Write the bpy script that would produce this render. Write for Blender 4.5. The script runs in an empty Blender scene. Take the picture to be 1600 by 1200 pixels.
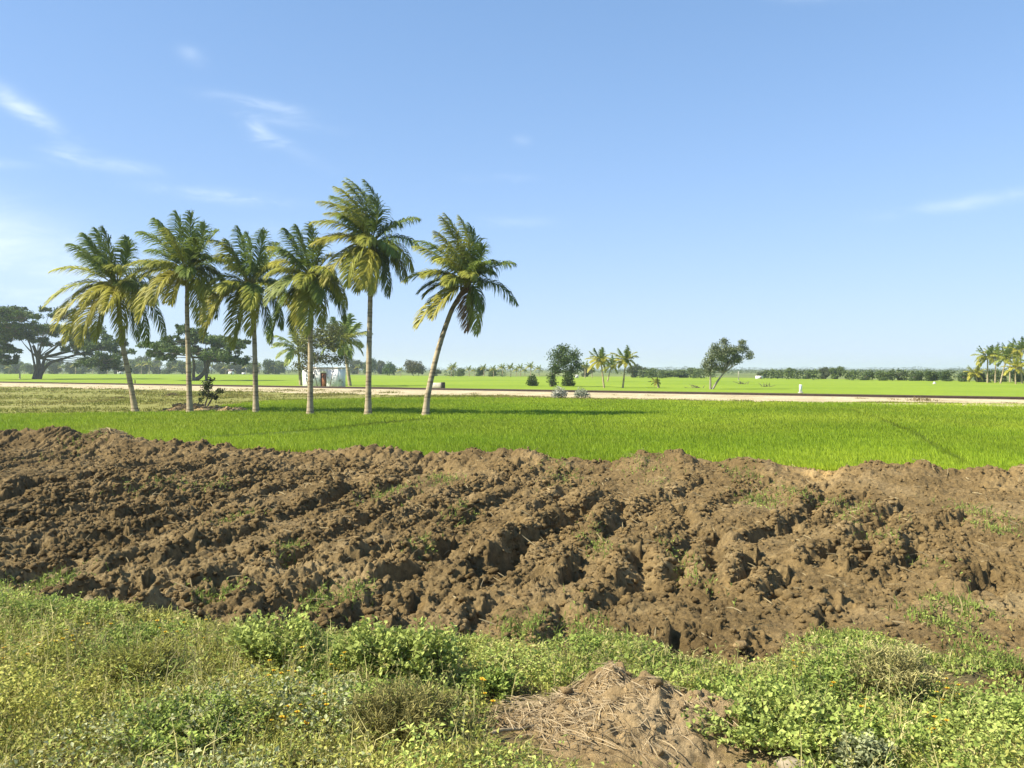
import bpy, math, random
import numpy as np
from mathutils import Vector, Matrix

random.seed(7)
rng = np.random.default_rng(7)
scene = bpy.context.scene
COL = scene.collection
R = math.radians

# ------------------------------------------------------------------ camera
CAM_H = 2.0
FPX = 1450.0                       # focal length in pixels of the 1600 px wide photograph
PITCH = math.atan(23.0 / FPX)      # the horizon lies a little above the middle of the picture
cam_d = bpy.data.cameras.new("camera")
cam_d.sensor_width = 36.0
cam_d.lens = 36.0 * FPX / 1600.0
cam_d.clip_start = 0.05
cam_d.clip_end = 20000
cam = bpy.data.objects.new("camera", cam_d)
COL.objects.link(cam)
cam.location = (0, 0, CAM_H)
cam.rotation_euler = (R(90) - PITCH, 0, 0)
scene.camera = cam

# ------------------------------------------------------------------ exposure
scene.view_settings.view_transform = 'Standard'
scene.view_settings.look = 'None'
scene.view_settings.gamma = 1.0
scene.view_settings.exposure = 1.1
scene.cycles.use_denoising = True
scene.cycles.max_bounces = 8
scene.cycles.transparent_max_bounces = 8
scene.cycles.volume_bounces = 1

# ------------------------------------------------------------------ sun and sky
SUN_EL = R(43)
SHADOW_AZ = R(14)                  # shadows fall to the right and a little away
sun_vec = Vector((-math.cos(SHADOW_AZ) * math.cos(SUN_EL), -math.sin(SHADOW_AZ) * math.cos(SUN_EL), math.sin(SUN_EL)))
sl = bpy.data.lights.new("sun", 'SUN')
sl.energy = 4.8
sl.angle = R(0.6)
sl.color = (1.0, 0.94, 0.83)
sun = bpy.data.objects.new("sun", sl)
COL.objects.link(sun)
sun.rotation_euler = (-sun_vec).to_track_quat('-Z', 'Y').to_euler()
sun.location = sun_vec * 50

world = bpy.data.worlds.new("World")
scene.world = world
world.use_nodes = True
wn, wl = world.node_tree.nodes, world.node_tree.links
wn.clear()


def nd(nodes, kind, **kw):
    n = nodes.new(kind)
    for k, v in kw.items():
        setattr(n, k, v)
    return n


def build_sky():
    out = nd(wn, 'ShaderNodeOutputWorld')
    bg = nd(wn, 'ShaderNodeBackground')
    bg.inputs['Strength'].default_value = 0.10
    sky = nd(wn, 'ShaderNodeTexSky')
    sky.sky_type = 'NISHITA'
    sky.sun_disc = False
    sky.sun_elevation = SUN_EL
    sky.sun_rotation = math.atan2(sun_vec.x, sun_vec.y)
    sky.altitude = 100
    sky.air_density = 1.0
    sky.dust_density = 0.15
    sky.ozone_density = 3.0
    hs = nd(wn, 'ShaderNodeHueSaturation')
    hs.inputs['Hue'].default_value = 0.502
    hs.inputs['Saturation'].default_value = 1.05
    hs.inputs['Value'].default_value = 1.0
    wl.new(sky.outputs[0], hs.inputs['Color'])
    tc = nd(wn, 'ShaderNodeTexCoord')
    sep = nd(wn, 'ShaderNodeSeparateXYZ')
    wl.new(tc.outputs['Generated'], sep.inputs[0])

    def M(op, a, b=None, c=None):
        m = nd(wn, 'ShaderNodeMath', operation=op)
        for i, v in enumerate((a, b, c)):
            if v is None:
                continue
            if isinstance(v, (int, float)):
                m.inputs[i].default_value = v
            else:
                wl.new(v, m.inputs[i])
        return m.outputs[0]
    az = M('ARCTAN2', sep.outputs['X'], sep.outputs['Y'])
    el = M('ARCSINE', sep.outputs['Z'])
    comb = nd(wn, 'ShaderNodeCombineXYZ')
    wl.new(M('MULTIPLY', az, 1.0), comb.inputs[0])
    wl.new(M('MULTIPLY', el, 2.6), comb.inputs[1])
    n1 = nd(wn, 'ShaderNodeTexNoise')
    n1.inputs['Scale'].default_value = 16
    n1.inputs['Detail'].default_value = 7
    n1.inputs['Roughness'].default_value = 0.62
    n1.inputs['Distortion'].default_value = 0.6
    wl.new(comb.outputs[0], n1.inputs['Vector'])
    mr = nd(wn, 'ShaderNodeMapRange')
    mr.inputs['From Min'].default_value = 0.40
    mr.inputs['From Max'].default_value = 0.72
    wl.new(n1.outputs['Fac'], mr.inputs['Value'])
    wisps = mr.outputs[0]
    soft = nd(wn, 'ShaderNodeTexNoise')
    soft.inputs['Scale'].default_value = 5
    soft.inputs['Detail'].default_value = 4
    wl.new(comb.outputs[0], soft.inputs['Vector'])
    # thin cirrus streaks: azimuth, elevation (degrees), half length, half width, tilt, strength
    streaks = [(-28.0, 14.2, 1.5, .5, -28, .55), (-27.2, 13.5, 2.6, .5, -30, .55), (-15.2, 15.3, 2.3, .35, -6, .75), (-14.0, 14.5, 2.6, .3, -6, .4),
               (-15.3, 13.8, .8, .5, -35, .95), (-13.2, 12.9, 1.7, .35, -22, .8), (-17.5, 10.1, 3.0, .35, -3, .75),
               (-25.6, 11.7, 1.0, .35, -10, .6), (-23.0, 11.4, 2.6, .35, -3, .4), (-30.0, 11.0, 2.0, .25, 0, .6), (16.2, 22.0, 3.2, .55, -16, .85),
               (17.0, 21.3, 1.6, .45, -5, .75), (27.0, 9.2, 4.2, .38, 5, .42), (-18.9, 17.6, .7, .4, -20, .4), (.6, 13.8, .5, .25, 0, .45), (.3, 9.0, 2.0, .3, 0, .3), (-.8, 11.6, 1.8, .25, 0, .2), (24.4, 21.6, 2.0, .35, 10, .3),
               (-30.5, 7.2, 6.5, 1.9, -12, .85), (-27, 4.5, 7.0, 1.6, -6, .55), (-13, 7.8, 2.4, .5, -8, .45)]
    total = None
    for (a0, e0, hl, hw, tilt, s) in streaks:
        da = M('SUBTRACT', az, R(a0))
        de = M('SUBTRACT', el, R(e0))
        ct, st = math.cos(R(tilt)), math.sin(R(tilt))
        u = M('ADD', M('MULTIPLY', da, ct / R(hl)), M('MULTIPLY', de, st / R(hl)))
        v = M('ADD', M('MULTIPLY', da, -st / R(hw)), M('MULTIPLY', de, ct / R(hw)))
        q = M('ADD', M('MULTIPLY', u, u), M('MULTIPLY', v, v))
        g = M('MULTIPLY', M('EXPONENT', M('MULTIPLY', q, -1.0)), s)
        if hw > 1.0:
            g = M('MULTIPLY', g, M('ADD', M('MULTIPLY', wisps, .6), M('MULTIPLY', soft.outputs['Fac'], 1.0)))
        else:
            g = M('MULTIPLY', g, M('ADD', wisps, 0.12))
        total = g if total is None else M('ADD', total, g)
    fac = M('MINIMUM', M('MULTIPLY', total, 0.68), 0.8)
    mix = nd(wn, 'ShaderNodeMix', data_type='RGBA')
    mix.inputs['B'].default_value = (5.0, 5.6, 6.2, 1)
    wl.new(fac, mix.inputs['Factor'])
    wb = nd(wn, 'ShaderNodeMix', data_type='RGBA', blend_type='MULTIPLY')     # the camera's cool white balance
    wb.inputs['Factor'].default_value = 1.0
    wb.inputs['B'].default_value = (.93, 1.0, 1.16, 1)
    wl.new(hs.outputs[0], wb.inputs['A'])
    # film shoulder: the bright band over the horizon is held back, as in the photograph
    sep2 = nd(wn, 'ShaderNodeSeparateColor')
    wl.new(wb.outputs['Result'], sep2.inputs[0])
    com2 = nd(wn, 'ShaderNodeCombineColor')
    for ch in range(3):
        sock = sep2.outputs[ch]
        k1 = nd(wn, 'ShaderNodeMath', operation='MULTIPLY_ADD')
        k1.inputs[1].default_value = (.20, .16, .085)[ch]
        k1.inputs[2].default_value = (.69, .65, .80)[ch]
        wl.new(sock, k1.inputs[0])
        k2 = nd(wn, 'ShaderNodeMath', operation='DIVIDE')
        wl.new(sock, k2.inputs[0])
        wl.new(k1.outputs[0], k2.inputs[1])
        wl.new(k2.outputs[0], com2.inputs[ch])
    wl.new(com2.outputs[0], mix.inputs['A'])
    wl.new(mix.outputs['Result'], bg.inputs['Color'])
    wl.new(bg.outputs[0], out.inputs['Surface'])


build_sky()

# ------------------------------------------------------------------ picture-to-place helpers
_cp, _sp = math.cos(PITCH), math.sin(PITCH)


def ray(px, py):
    x, y, z = (px - 800.0) / FPX, (600.0 - py) / FPX, 1.0
    return np.array([x, z * _cp + y * _sp, y * _cp - z * _sp])


def G(px, py, z=0.0):
    """the spot of the ground at height z seen at a pixel of the photograph"""
    d = ray(px, py)
    t = (z - CAM_H) / d[2]
    return np.array([d[0] * t, d[1] * t, z])


def at(px, py, Y):
    """the point seen at a pixel, Y metres in front of the camera"""
    d = ray(px, py)
    t = Y / d[1]
    return np.array([d[0] * t, Y, CAM_H + d[2] * t])


# ------------------------------------------------------------------ noise
def _hash(ix, iy, seed):
    h = (ix.astype(np.int64) * 374761393 + iy.astype(np.int64) * 668265263 + seed * 1442695041) & 0xFFFFFFFF
    h = ((h ^ (h >> 13)) * 1274126177) & 0xFFFFFFFF
    h = (h ^ (h >> 16)) & 0xFFFFFFFF
    return h.astype(np.float64) / 4294967295.0


def vnoise(x, y, seed=0):
    ix, iy = np.floor(x), np.floor(y)
    fx, fy = x - ix, y - iy
    fx = fx * fx * fx * (fx * (fx * 6 - 15) + 10)
    fy = fy * fy * fy * (fy * (fy * 6 - 15) + 10)
    a, b = _hash(ix, iy, seed), _hash(ix + 1, iy, seed)
    c, d = _hash(ix, iy + 1, seed), _hash(ix + 1, iy + 1, seed)
    return a + (b - a) * fx + (c - a) * fy + (a - b - c + d) * fx * fy


def fbm(x, y, octaves=4, seed=0, gain=.5):
    s, amp, tot = 0.0, 1.0, 0.0
    for o in range(octaves):
        s = s + amp * vnoise(x, y, seed + o * 17)
        tot += amp
        amp *= gain
        x, y = x * 2.03 + 11.3, y * 2.03 + 5.7
    return s / tot


def lumps(x, y, cell, seed, keep=.8, flat=1.0):
    """rounded, faceted lumps of one size on a jittered grid; 0..1 with a steep foot"""
    gx, gy = x / cell, y / cell
    ix, iy = np.floor(gx), np.floor(gy)
    best = np.zeros_like(gx)
    for dx in (-1, 0, 1):
        for dy in (-1, 0, 1):
            cx, cy = ix + dx, iy + dy
            px = cx + _hash(cx, cy, seed)
            py = cy + _hash(cx, cy, seed + 1)
            r = .30 + .55 * _hash(cx, cy, seed + 2) ** 1.5
            on = _hash(cx, cy, seed + 3) < keep
            a = _hash(cx, cy, seed + 4) * math.pi
            st = .6 + .8 * _hash(cx, cy, seed + 5)
            ex, ey = gx - px, gy - py
            ca, sa = np.cos(a), np.sin(a)
            d2 = ((ex * ca + ey * sa) * st) ** 2 + ((-ex * sa + ey * ca) / st) ** 2
            h = np.sqrt(np.clip(1 - d2 / (r * r), 0, None)) * r * on
            best = np.maximum(best, h)
    return best / .85


def facets(x, y, cell, seed, tilt=1.0):
    """broken clods: every cell of a jittered grid is a flat piece at its own height and slope"""
    gx, gy = x / cell, y / cell
    ix, iy = np.floor(gx), np.floor(gy)
    bd = np.full(gx.shape, 9.0)
    bh = np.zeros_like(gx)
    for dx in (-1, 0, 1):
        for dy in (-1, 0, 1):
            cx, cy = ix + dx, iy + dy
            ex, ey = gx - cx - _hash(cx, cy, seed), gy - cy - _hash(cx, cy, seed + 1)
            d2 = ex * ex + ey * ey
            h = _hash(cx, cy, seed + 2) - .5 + tilt * ((_hash(cx, cy, seed + 3) - .5) * ex * 1.6 + (_hash(cx, cy, seed + 4) - .5) * ey * 1.6)
            use = d2 < bd
            bd = np.where(use, d2, bd)
            bh = np.where(use, h, bh)
    return bh


# ------------------------------------------------------------------ mesh helpers
def make_mesh(name, verts, quads=None, tris=None, mat=None, col=None, smooth=False, parent=None):
    verts = np.asarray(verts, dtype=np.float32)
    me = bpy.data.meshes.new(name)
    me.vertices.add(len(verts))
    me.vertices.foreach_set('co', verts.ravel())
    parts, starts, totals, n = [], [], [], 0
    for arr, k in ((quads, 4), (tris, 3)):
        if arr is None or len(arr) == 0:
            continue
        arr = np.asarray(arr, dtype=np.int32)
        parts.append(arr.ravel())
        starts.append(n + np.arange(len(arr), dtype=np.int32) * k)
        totals.append(np.full(len(arr), k, dtype=np.int32))
        n += arr.size
    me.loops.add(n)
    me.loops.foreach_set('vertex_index', np.concatenate(parts))
    st = np.concatenate(starts)
    me.polygons.add(len(st))
    me.polygons.foreach_set('loop_start', st)
    me.polygons.foreach_set('loop_total', np.concatenate(totals))
    if smooth:
        me.polygons.foreach_set('use_smooth', np.ones(len(st), dtype=bool))
    if col is not None:
        a = me.color_attributes.new('tone', 'FLOAT_COLOR', 'POINT')
        c = np.ones((len(verts), 4), dtype=np.float32)
        c[:, :3] = col
        a.data.foreach_set('color', c.ravel())
    me.update(calc_edges=True)
    me.validate()
    if mat:
        me.materials.append(mat)
    o = bpy.data.objects.new(name, me)
    COL.objects.link(o)
    if parent is not None:
        o.parent = parent
    return o


class Geo:
    """collects pieces of one mesh"""
    def __init__(self):
        self.v, self.q, self.t, self.c, self.n = [], [], [], [], 0

    def add(self, v, q=None, t=None, c=None):
        v = np.asarray(v, dtype=np.float64).reshape(-1, 3)
        if q is not None and len(q):
            self.q.append(np.asarray(q, dtype=np.int64) + self.n)
        if t is not None and len(t):
            self.t.append(np.asarray(t, dtype=np.int64) + self.n)
        cc = np.ones((len(v), 3))
        if c is not None:
            cc[:] = c
        self.v.append(v)
        self.c.append(cc)
        self.n += len(v)

    def tube(self, pts, radii, sides=8, c=None, cap=True):
        pts = np.asarray(pts, float)
        radii = np.asarray(radii, float) if np.ndim(radii) else np.full(len(pts), float(radii))
        tang = np.gradient(pts, axis=0)
        tang /= np.linalg.norm(tang, axis=1)[:, None] + 1e-9
        ref = np.array([0, 1.0, .1]) if abs(tang[0][1]) < .9 else np.array([1.0, 0, 0])
        vs = []
        for p, t, r in zip(pts, tang, radii):
            u = np.cross(t, ref)
            u /= np.linalg.norm(u) + 1e-9
            w = np.cross(t, u)
            ang = np.arange(sides) * 2 * math.pi / sides
            vs.append(p + r * (np.cos(ang)[:, None] * u + np.sin(ang)[:, None] * w))
        n = len(pts)
        q = [(i * sides + k, i * sides + (k + 1) % sides, (i + 1) * sides + (k + 1) % sides, (i + 1) * sides + k) for i in range(n - 1) for k in range(sides)]
        vs = np.concatenate(vs)
        t = []
        if cap:
            vs = np.concatenate([vs, pts[-1:] + tang[-1:] * radii[-1] * .3])
            t = [((n - 1) * sides + k, (n - 1) * sides + (k + 1) % sides, n * sides) for k in range(sides)]
        self.add(vs, q, t, c)

    def box(self, c0, size, rz=0.0, c=None, bevel=0.0):
        sx, sy, sz = size[0] / 2, size[1] / 2, size[2]
        b = min(bevel, sx * .4, sy * .4)
        if b > 0:
            ring = [(-sx + b, -sy), (sx - b, -sy), (sx, -sy + b), (sx, sy - b), (sx - b, sy), (-sx + b, sy), (-sx, sy - b), (-sx, -sy + b)]
            inner = [(x * (1 - b / sx), y * (1 - b / sy)) for x, y in ring]
            lv = [(ring, 0), (ring, sz - b), (inner, sz)]
        else:
            ring = [(-sx, -sy), (sx, -sy), (sx, sy), (-sx, sy)]
            lv = [(ring, 0), (ring, sz)]
        k = len(ring)
        v = np.array([(x, y, z) for rg, z in lv for x, y in rg], float)
        q = [(i * k + j, i * k + (j + 1) % k, (i + 1) * k + (j + 1) % k, (i + 1) * k + j) for i in range(len(lv) - 1) for j in range(k)]
        top = (len(lv) - 1) * k
        t = [(top, top + j, top + j + 1) for j in range(1, k - 1)] + [(0, j + 1, j) for j in range(1, k - 1)]
        cz, s = math.cos(rz), math.sin(rz)
        v = np.stack([v[:, 0] * cz - v[:, 1] * s, v[:, 0] * s + v[:, 1] * cz, v[:, 2]], 1) + np.asarray(c0, float)
        self.add(v, q, t, c)

    def build(self, name, mat, parent=None, smooth=False):
        return make_mesh(name, np.concatenate(self.v), np.concatenate(self.q) if self.q else None, np.concatenate(self.t) if self.t else None,
                         mat, np.concatenate(self.c), smooth, parent)


def norm(v):
    return v / (np.linalg.norm(v, axis=-1, keepdims=True) + 1e-9)


def leaves(geo, pos, direction, L, W, col, curl=.25, nrm=None):
    """many small pointed leaves at once; each is two folded triangles"""
    n = len(pos)
    if n == 0:
        return
    d = norm(direction)
    if nrm is None:
        nrm = rng.normal(size=(n, 3)) * .7 + np.array([0, 0, 1.0])
    s = norm(np.cross(d, nrm))
    up = np.cross(s, d)
    L = np.broadcast_to(L, (n,))[:, None]
    W = np.broadcast_to(W, (n,))[:, None]
    mid = pos + d * L * .45
    v = np.stack([pos, mid - s * W * .5 + up * W * curl, pos + d * L - up * L * curl * .5, mid + s * W * .5 + up * W * curl], 1).reshape(-1, 3)
    b = np.arange(n)[:, None] * 4
    t = np.concatenate([b + np.array([[0, 1, 2]]), b + np.array([[0, 2, 3]])])
    geo.add(v, None, t, np.repeat(np.broadcast_to(col, (n, 3)), 4, axis=0))


def blades(geo, pos, lean, H, W, col):
    """many grass blades at once: two tapering, bending sections each"""
    n = len(pos)
    H = np.broadcast_to(H, (n,))[:, None]
    W = np.broadcast_to(W, (n,))[:, None]
    a = rng.uniform(0, math.pi, n)
    s = np.stack([np.cos(a), np.sin(a), np.zeros(n)], 1)
    up = np.array([0, 0, 1.0])
    m = pos + up * H * .55 + lean * H * .25
    tip = pos + up * H * (1 - .25 * np.linalg.norm(lean, axis=1, keepdims=True)) + lean * H
    v = np.stack([pos - s * W * .5, pos + s * W * .5, m - s * W * .42, m + s * W * .42, tip], 1).reshape(-1, 3)
    b = np.arange(n)[:, None] * 5
    geo.add(v, b + np.array([[0, 1, 3, 2]]), b + np.array([[2, 3, 4]]), np.repeat(np.broadcast_to(col, (n, 3)), 5, axis=0))


def rand_dirs(n, zmin=-1.0, zmax=1.0):
    z = rng.uniform(zmin, zmax, n)
    a = rng.uniform(0, 2 * math.pi, n)
    r = np.sqrt(np.clip(1 - z * z, 0, 1))
    return np.stack([r * np.cos(a), r * np.sin(a), z], 1)


def tone_mix(c1, c2, f):
    f = np.asarray(f)[:, None]
    return np.asarray(c1) * (1 - f) + np.asarray(c2) * f


def tag(o, label=None, cat=None, group=None, kind=None):
    for k, v in (('label', label), ('category', cat), ('group', group), ('kind', kind)):
        if v:
            o[k] = v
    return o


def thing(name, loc, label, cat, group=None):
    o = bpy.data.objects.new(name, None)
    o.empty_display_size = .3
    COL.objects.link(o)
    o.location = loc
    return tag(o, label, cat, group)


def copy_tree(o, parent=None):
    c = o.copy()
    COL.objects.link(c)
    if parent is not None:
        c.parent = parent
    for ch in list(o.children):
        copy_tree(ch, c)
    return c


# ------------------------------------------------------------------ materials
def base_mat(name, rough=.9, spec=.2):
    m = bpy.data.materials.new(name)
    m.use_nodes = True
    n, l = m.node_tree.nodes, m.node_tree.links
    p = n['Principled BSDF']
    p.inputs['Roughness'].default_value = rough
    p.inputs['Specular IOR Level'].default_value = spec
    return m, n, l, p


def noise_node(n, l, scale, detail=4, rough=.55, coord='Object', stretch=None):
    tc = n.new('ShaderNodeTexCoord')
    t = n.new('ShaderNodeTexNoise')
    t.inputs['Scale'].default_value = scale
    t.inputs['Detail'].default_value = detail
    t.inputs['Roughness'].default_value = rough
    if stretch:
        mp = n.new('ShaderNodeMapping')
        mp.inputs['Scale'].default_value = stretch
        l.new(tc.outputs[coord], mp.inputs[0])
        l.new(mp.outputs[0], t.inputs['Vector'])
    else:
        l.new(tc.outputs[coord], t.inputs['Vector'])
    return t


def ramp(n, l, src, stops):
    r = n.new('ShaderNodeValToRGB')
    while len(r.color_ramp.elements) < len(stops):
        r.color_ramp.elements.new(.5)
    for e, (p, c) in zip(r.color_ramp.elements, stops):
        e.position = p
        e.color = (*c, 1)
    l.new(src, r.inputs[0])
    return r.outputs[0]


def mixc(n, l, fac, a, b, blend='MIX'):
    m = n.new('ShaderNodeMix')
    m.data_type = 'RGBA'
    m.blend_type = blend
    for sock, v in (('Factor', fac), ('A', a), ('B', b)):
        if hasattr(v, 'is_output'):
            l.new(v, m.inputs[sock])
        elif isinstance(v, (int, float)):
            m.inputs[sock].default_value = v
        else:
            m.inputs[sock].default_value = (*v, 1)
    return m.outputs['Result']


def bump(n, l, p, src, strength=.5, dist=.02):
    b = n.new('ShaderNodeBump')
    b.inputs['Strength'].default_value = strength
    b.inputs['Distance'].default_value = dist
    l.new(src, b.inputs['Height'])
    l.new(b.outputs[0], p.inputs['Normal'])


def tone_attr(n):
    a = n.new('ShaderNodeAttribute')
    a.attribute_name = 'tone'
    return a.outputs['Color']


def leaf_mat(name, through=.35, rough=.5, spec=.35, vary=.5, scale=3.0):
    """leaf: its own tone from the mesh, with slow variation; some light passes through"""
    m, n, l, p = base_mat(name, rough, spec)
    nz = noise_node(n, l, scale, 3)
    var = ramp(n, l, nz.outputs['Fac'], [(.3, (1 - vary * .5,) * 3), (.7, (1 + vary * .5, 1 + vary * .45, 1 + vary * .3))])
    c = mixc(n, l, 1.0, tone_attr(n), var, 'MULTIPLY')
    l.new(c, p.inputs['Base Color'])
    tr = n.new('ShaderNodeBsdfTranslucent')
    l.new(c, tr.inputs['Color'])
    mx = n.new('ShaderNodeMixShader')
    mx.inputs[0].default_value = through
    l.new(p.outputs[0], mx.inputs[1])
    l.new(tr.outputs[0], mx.inputs[2])
    l.new(mx.outputs[0], n['Material Output'].inputs['Surface'])
    return m


def soil_mat(name, dark, mid, light):
    m, n, l, p = base_mat(name, .95, .12)
    a = noise_node(n, l, .9, 6, .6)
    b = noise_node(n, l, 14, 6, .7)
    c1 = ramp(n, l, a.outputs['Fac'], [(.3, dark), (.52, mid), (.75, light)])
    c2 = ramp(n, l, b.outputs['Fac'], [(.3, (.62, .60, .58)), (.5, (1, 1, 1)), (.72, (1.45, 1.42, 1.35))])
    c = mixc(n, l, 1.0, c1, c2, 'MULTIPLY')
    c = mixc(n, l, 1.0, c, tone_attr(n), 'MULTIPLY')
    l.new(c, p.inputs['Base Color'])
    f = noise_node(n, l, 55, 6, .75)
    bump(n, l, p, f.outputs['Fac'], 1.0, .035)
    return m


M_SOIL = soil_mat('ploughed_earth', (.145, .098, .040), (.23, .158, .066), (.32, .232, .112))
M_VERGE = soil_mat('verge_earth', (.115, .095, .042), (.18, .145, .068), (.27, .22, .12))  # darker earth: shade between the weeds is put into the colour
M_HEAP = soil_mat('heap_earth', (.26, .175, .078), (.37, .26, .125), (.46, .345, .19))
M_PADDYSOIL = soil_mat('paddy_mud', (.09, .12, .02), (.11, .16, .025), (.13, .19, .03))
M_RICE = leaf_mat('rice_leaf', .35, .5, .25, .18, .25)
M_FROND = leaf_mat('palm_leaf', .36, .5, .22, .3, 1.2)
M_LEAF = leaf_mat('tree_leaf', .22, .55, .25, .4, .3)
M_WEED = leaf_mat('weed_leaf', .32, .8, .08, .5, 1.6)
M_PETAL = leaf_mat('flower_petal', .3, .6, .2, .1, 5)
M_STRAW = leaf_mat('dry_straw', .12, .75, .2, .3, 9)


def bark_mat(name, c_lo, c_hi, ringed):
    m, n, l, p = base_mat(name, .9, .15)
    a = noise_node(n, l, 2.5 if ringed else 4, 5, .6, stretch=(1, 1, .35))
    c = ramp(n, l, a.outputs['Fac'], [(.3, c_lo), (.7, c_hi)])
    if ringed:
        r = noise_node(n, l, 7.5, 2, .4, stretch=(.06, .06, 1))
        c = mixc(n, l, .75, c, ramp(n, l, r.outputs['Fac'], [(.42, (.50, .46, .42)), (.5, (1.08, 1.05, 1.0))]), 'MULTIPLY')
        bump(n, l, p, r.outputs['Fac'], .5, .03)
    l.new(c, p.inputs['Base Color'])
    return m


M_PALMBARK = bark_mat('palm_bark', (.29, .235, .14), (.45, .375, .24), True)
M_BARK = bark_mat('bark', (.09, .07, .05), (.17, .14, .10), False)
M_PALEBARK = bark_mat('pale_bark', (.24, .20, .15), (.36, .31, .24), False)


def plain_mat(name, col, rough=.8, vary=.2, scale=2.0, spec=.2):
    m, n, l, p = base_mat(name, rough, spec)
    a = noise_node(n, l, scale, 5, .6)
    c = ramp(n, l, a.outputs['Fac'], [(.3, tuple(v * (1 - vary) for v in col)), (.7, tuple(min(.9, v * (1 + vary)) for v in col))])
    l.new(c, p.inputs['Base Color'])
    return m


M_NUT = plain_mat('coconut_husk', (.20, .17, .05), .5)
M_RAIL = plain_mat('rusty_steel', (.055, .036, .026), .6, .3, 3)
M_SLEEPER = plain_mat('concrete_sleeper', (.16, .14, .12), .9, .3, 3)
M_CONC = plain_mat('weathered_concrete', (.46, .40, .32), .9, .2, 3)
M_DARKHOLE = plain_mat('dark_concrete', (.06, .05, .045), .9)
M_DOOR = plain_mat('rusty_door', (.20, .085, .04), .7, .35, 4)
M_ROOF = plain_mat('roof_tile', (.15, .10, .08), .9, .3, 2)
M_WHITE = plain_mat('white_paint', (.78, .77, .74), .7, .06, 1.2)
M_STONE = plain_mat('pale_stone', (.33, .27, .18), .9, .2, 9)


def hut_mat():
    m, n, l, p = base_mat('flaking_whitewash', .85, .15)
    a = noise_node(n, l, 1.4, 6, .65)
    c = ramp(n, l, a.outputs['Fac'], [(.36, (.30, .27, .23)), (.44, (.74, .73, .70)), (.8, (.82, .81, .79))])
    l.new(c, p.inputs['Base Color'])
    return m


M_HUT = hut_mat()


def ground_mat(name, stops, scale, fine_scale, fine=.35, stretch=None):
    m, n, l, p = base_mat(name, .95, .1)
    a = noise_node(n, l, scale, 7, .6, stretch=stretch)
    b = noise_node(n, l, fine_scale, 5, .7)
    c = ramp(n, l, a.outputs['Fac'], stops)
    c = mixc(n, l, 1.0, c, ramp(n, l, b.outputs['Fac'], [(.3, (1 - fine,) * 3), (.7, (1 + fine,) * 3)]), 'MULTIPLY')
    l.new(c, p.inputs['Base Color'])
    bump(n, l, p, b.outputs['Fac'], .6, .08)
    return m


M_FARGREEN = ground_mat('far_rice', [(.3, (.165, .24, .018)), (.5, (.20, .275, .02)), (.7, (.235, .305, .026))], .05, .9, .15)
M_COUNTRY = ground_mat('open_country', [(.35, (.10, .13, .04)), (.5, (.15, .18, .05)), (.65, (.20, .21, .08))], .02, .5)
M_DRYGRASS = ground_mat('dry_grass_ground', [(.3, (.175, .175, .04)), (.5, (.205, .20, .05)), (.72, (.25, .23, .078))], .16, 2.2, .3)
M_BALLAST = ground_mat('pale_ballast', [(.3, (.34, .275, .155)), (.5, (.45, .37, .215)), (.7, (.53, .445, .28))], .35, 5, .28)

# ------------------------------------------------------------------ near ground: verge, ploughed field, edge of the paddy
RIM = np.array([(-500, .2), (-200, .3), (0, .36), (70, .42), (120, .38), (160, .40), (195, .36), (225, .30), (280, .20), (330, .22), (380, .12), (440, .10), (500, .08), (560, .21), (620, .22), (665, .10),
                (700, .20), (770, .31), (850, .21), (920, .14), (955, .09), (1000, .33), (1060, .38), (1100, .22), (1200, .20), (1245, .12), (1290, .03),
                (1330, .20), (1360, .36), (1440, .31), (1475, .15), (1530, .2), (1600, .25), (1750, .2), (2000, .25)], float)
NEAR = np.array([(-400, 925), (0, 925), (100, 945), (200, 958), (300, 972), (420, 985), (520, 992), (620, 1000), (700, 1005), (800, 1012), (900, 1018), (960, 1008),
                 (1040, 1020), (1100, 1028), (1200, 1024), (1260, 995), (1340, 985), (1420, 1030), (1500, 1052), (1600, 1065), (2000, 1080)], float)
NT = (NEAR[:, 0] - 800) / FPX
NY = np.array([G(px, py)[1] for px, py in NEAR])


def rim_dist(t):
    px = t * FPX + 800
    return 1.0 / np.clip(.04 + .0213 * px / 1600.0, .025, .09)


def rim_height(t):
    return np.interp(t * FPX + 800, RIM[:, 0], RIM[:, 1])


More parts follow.
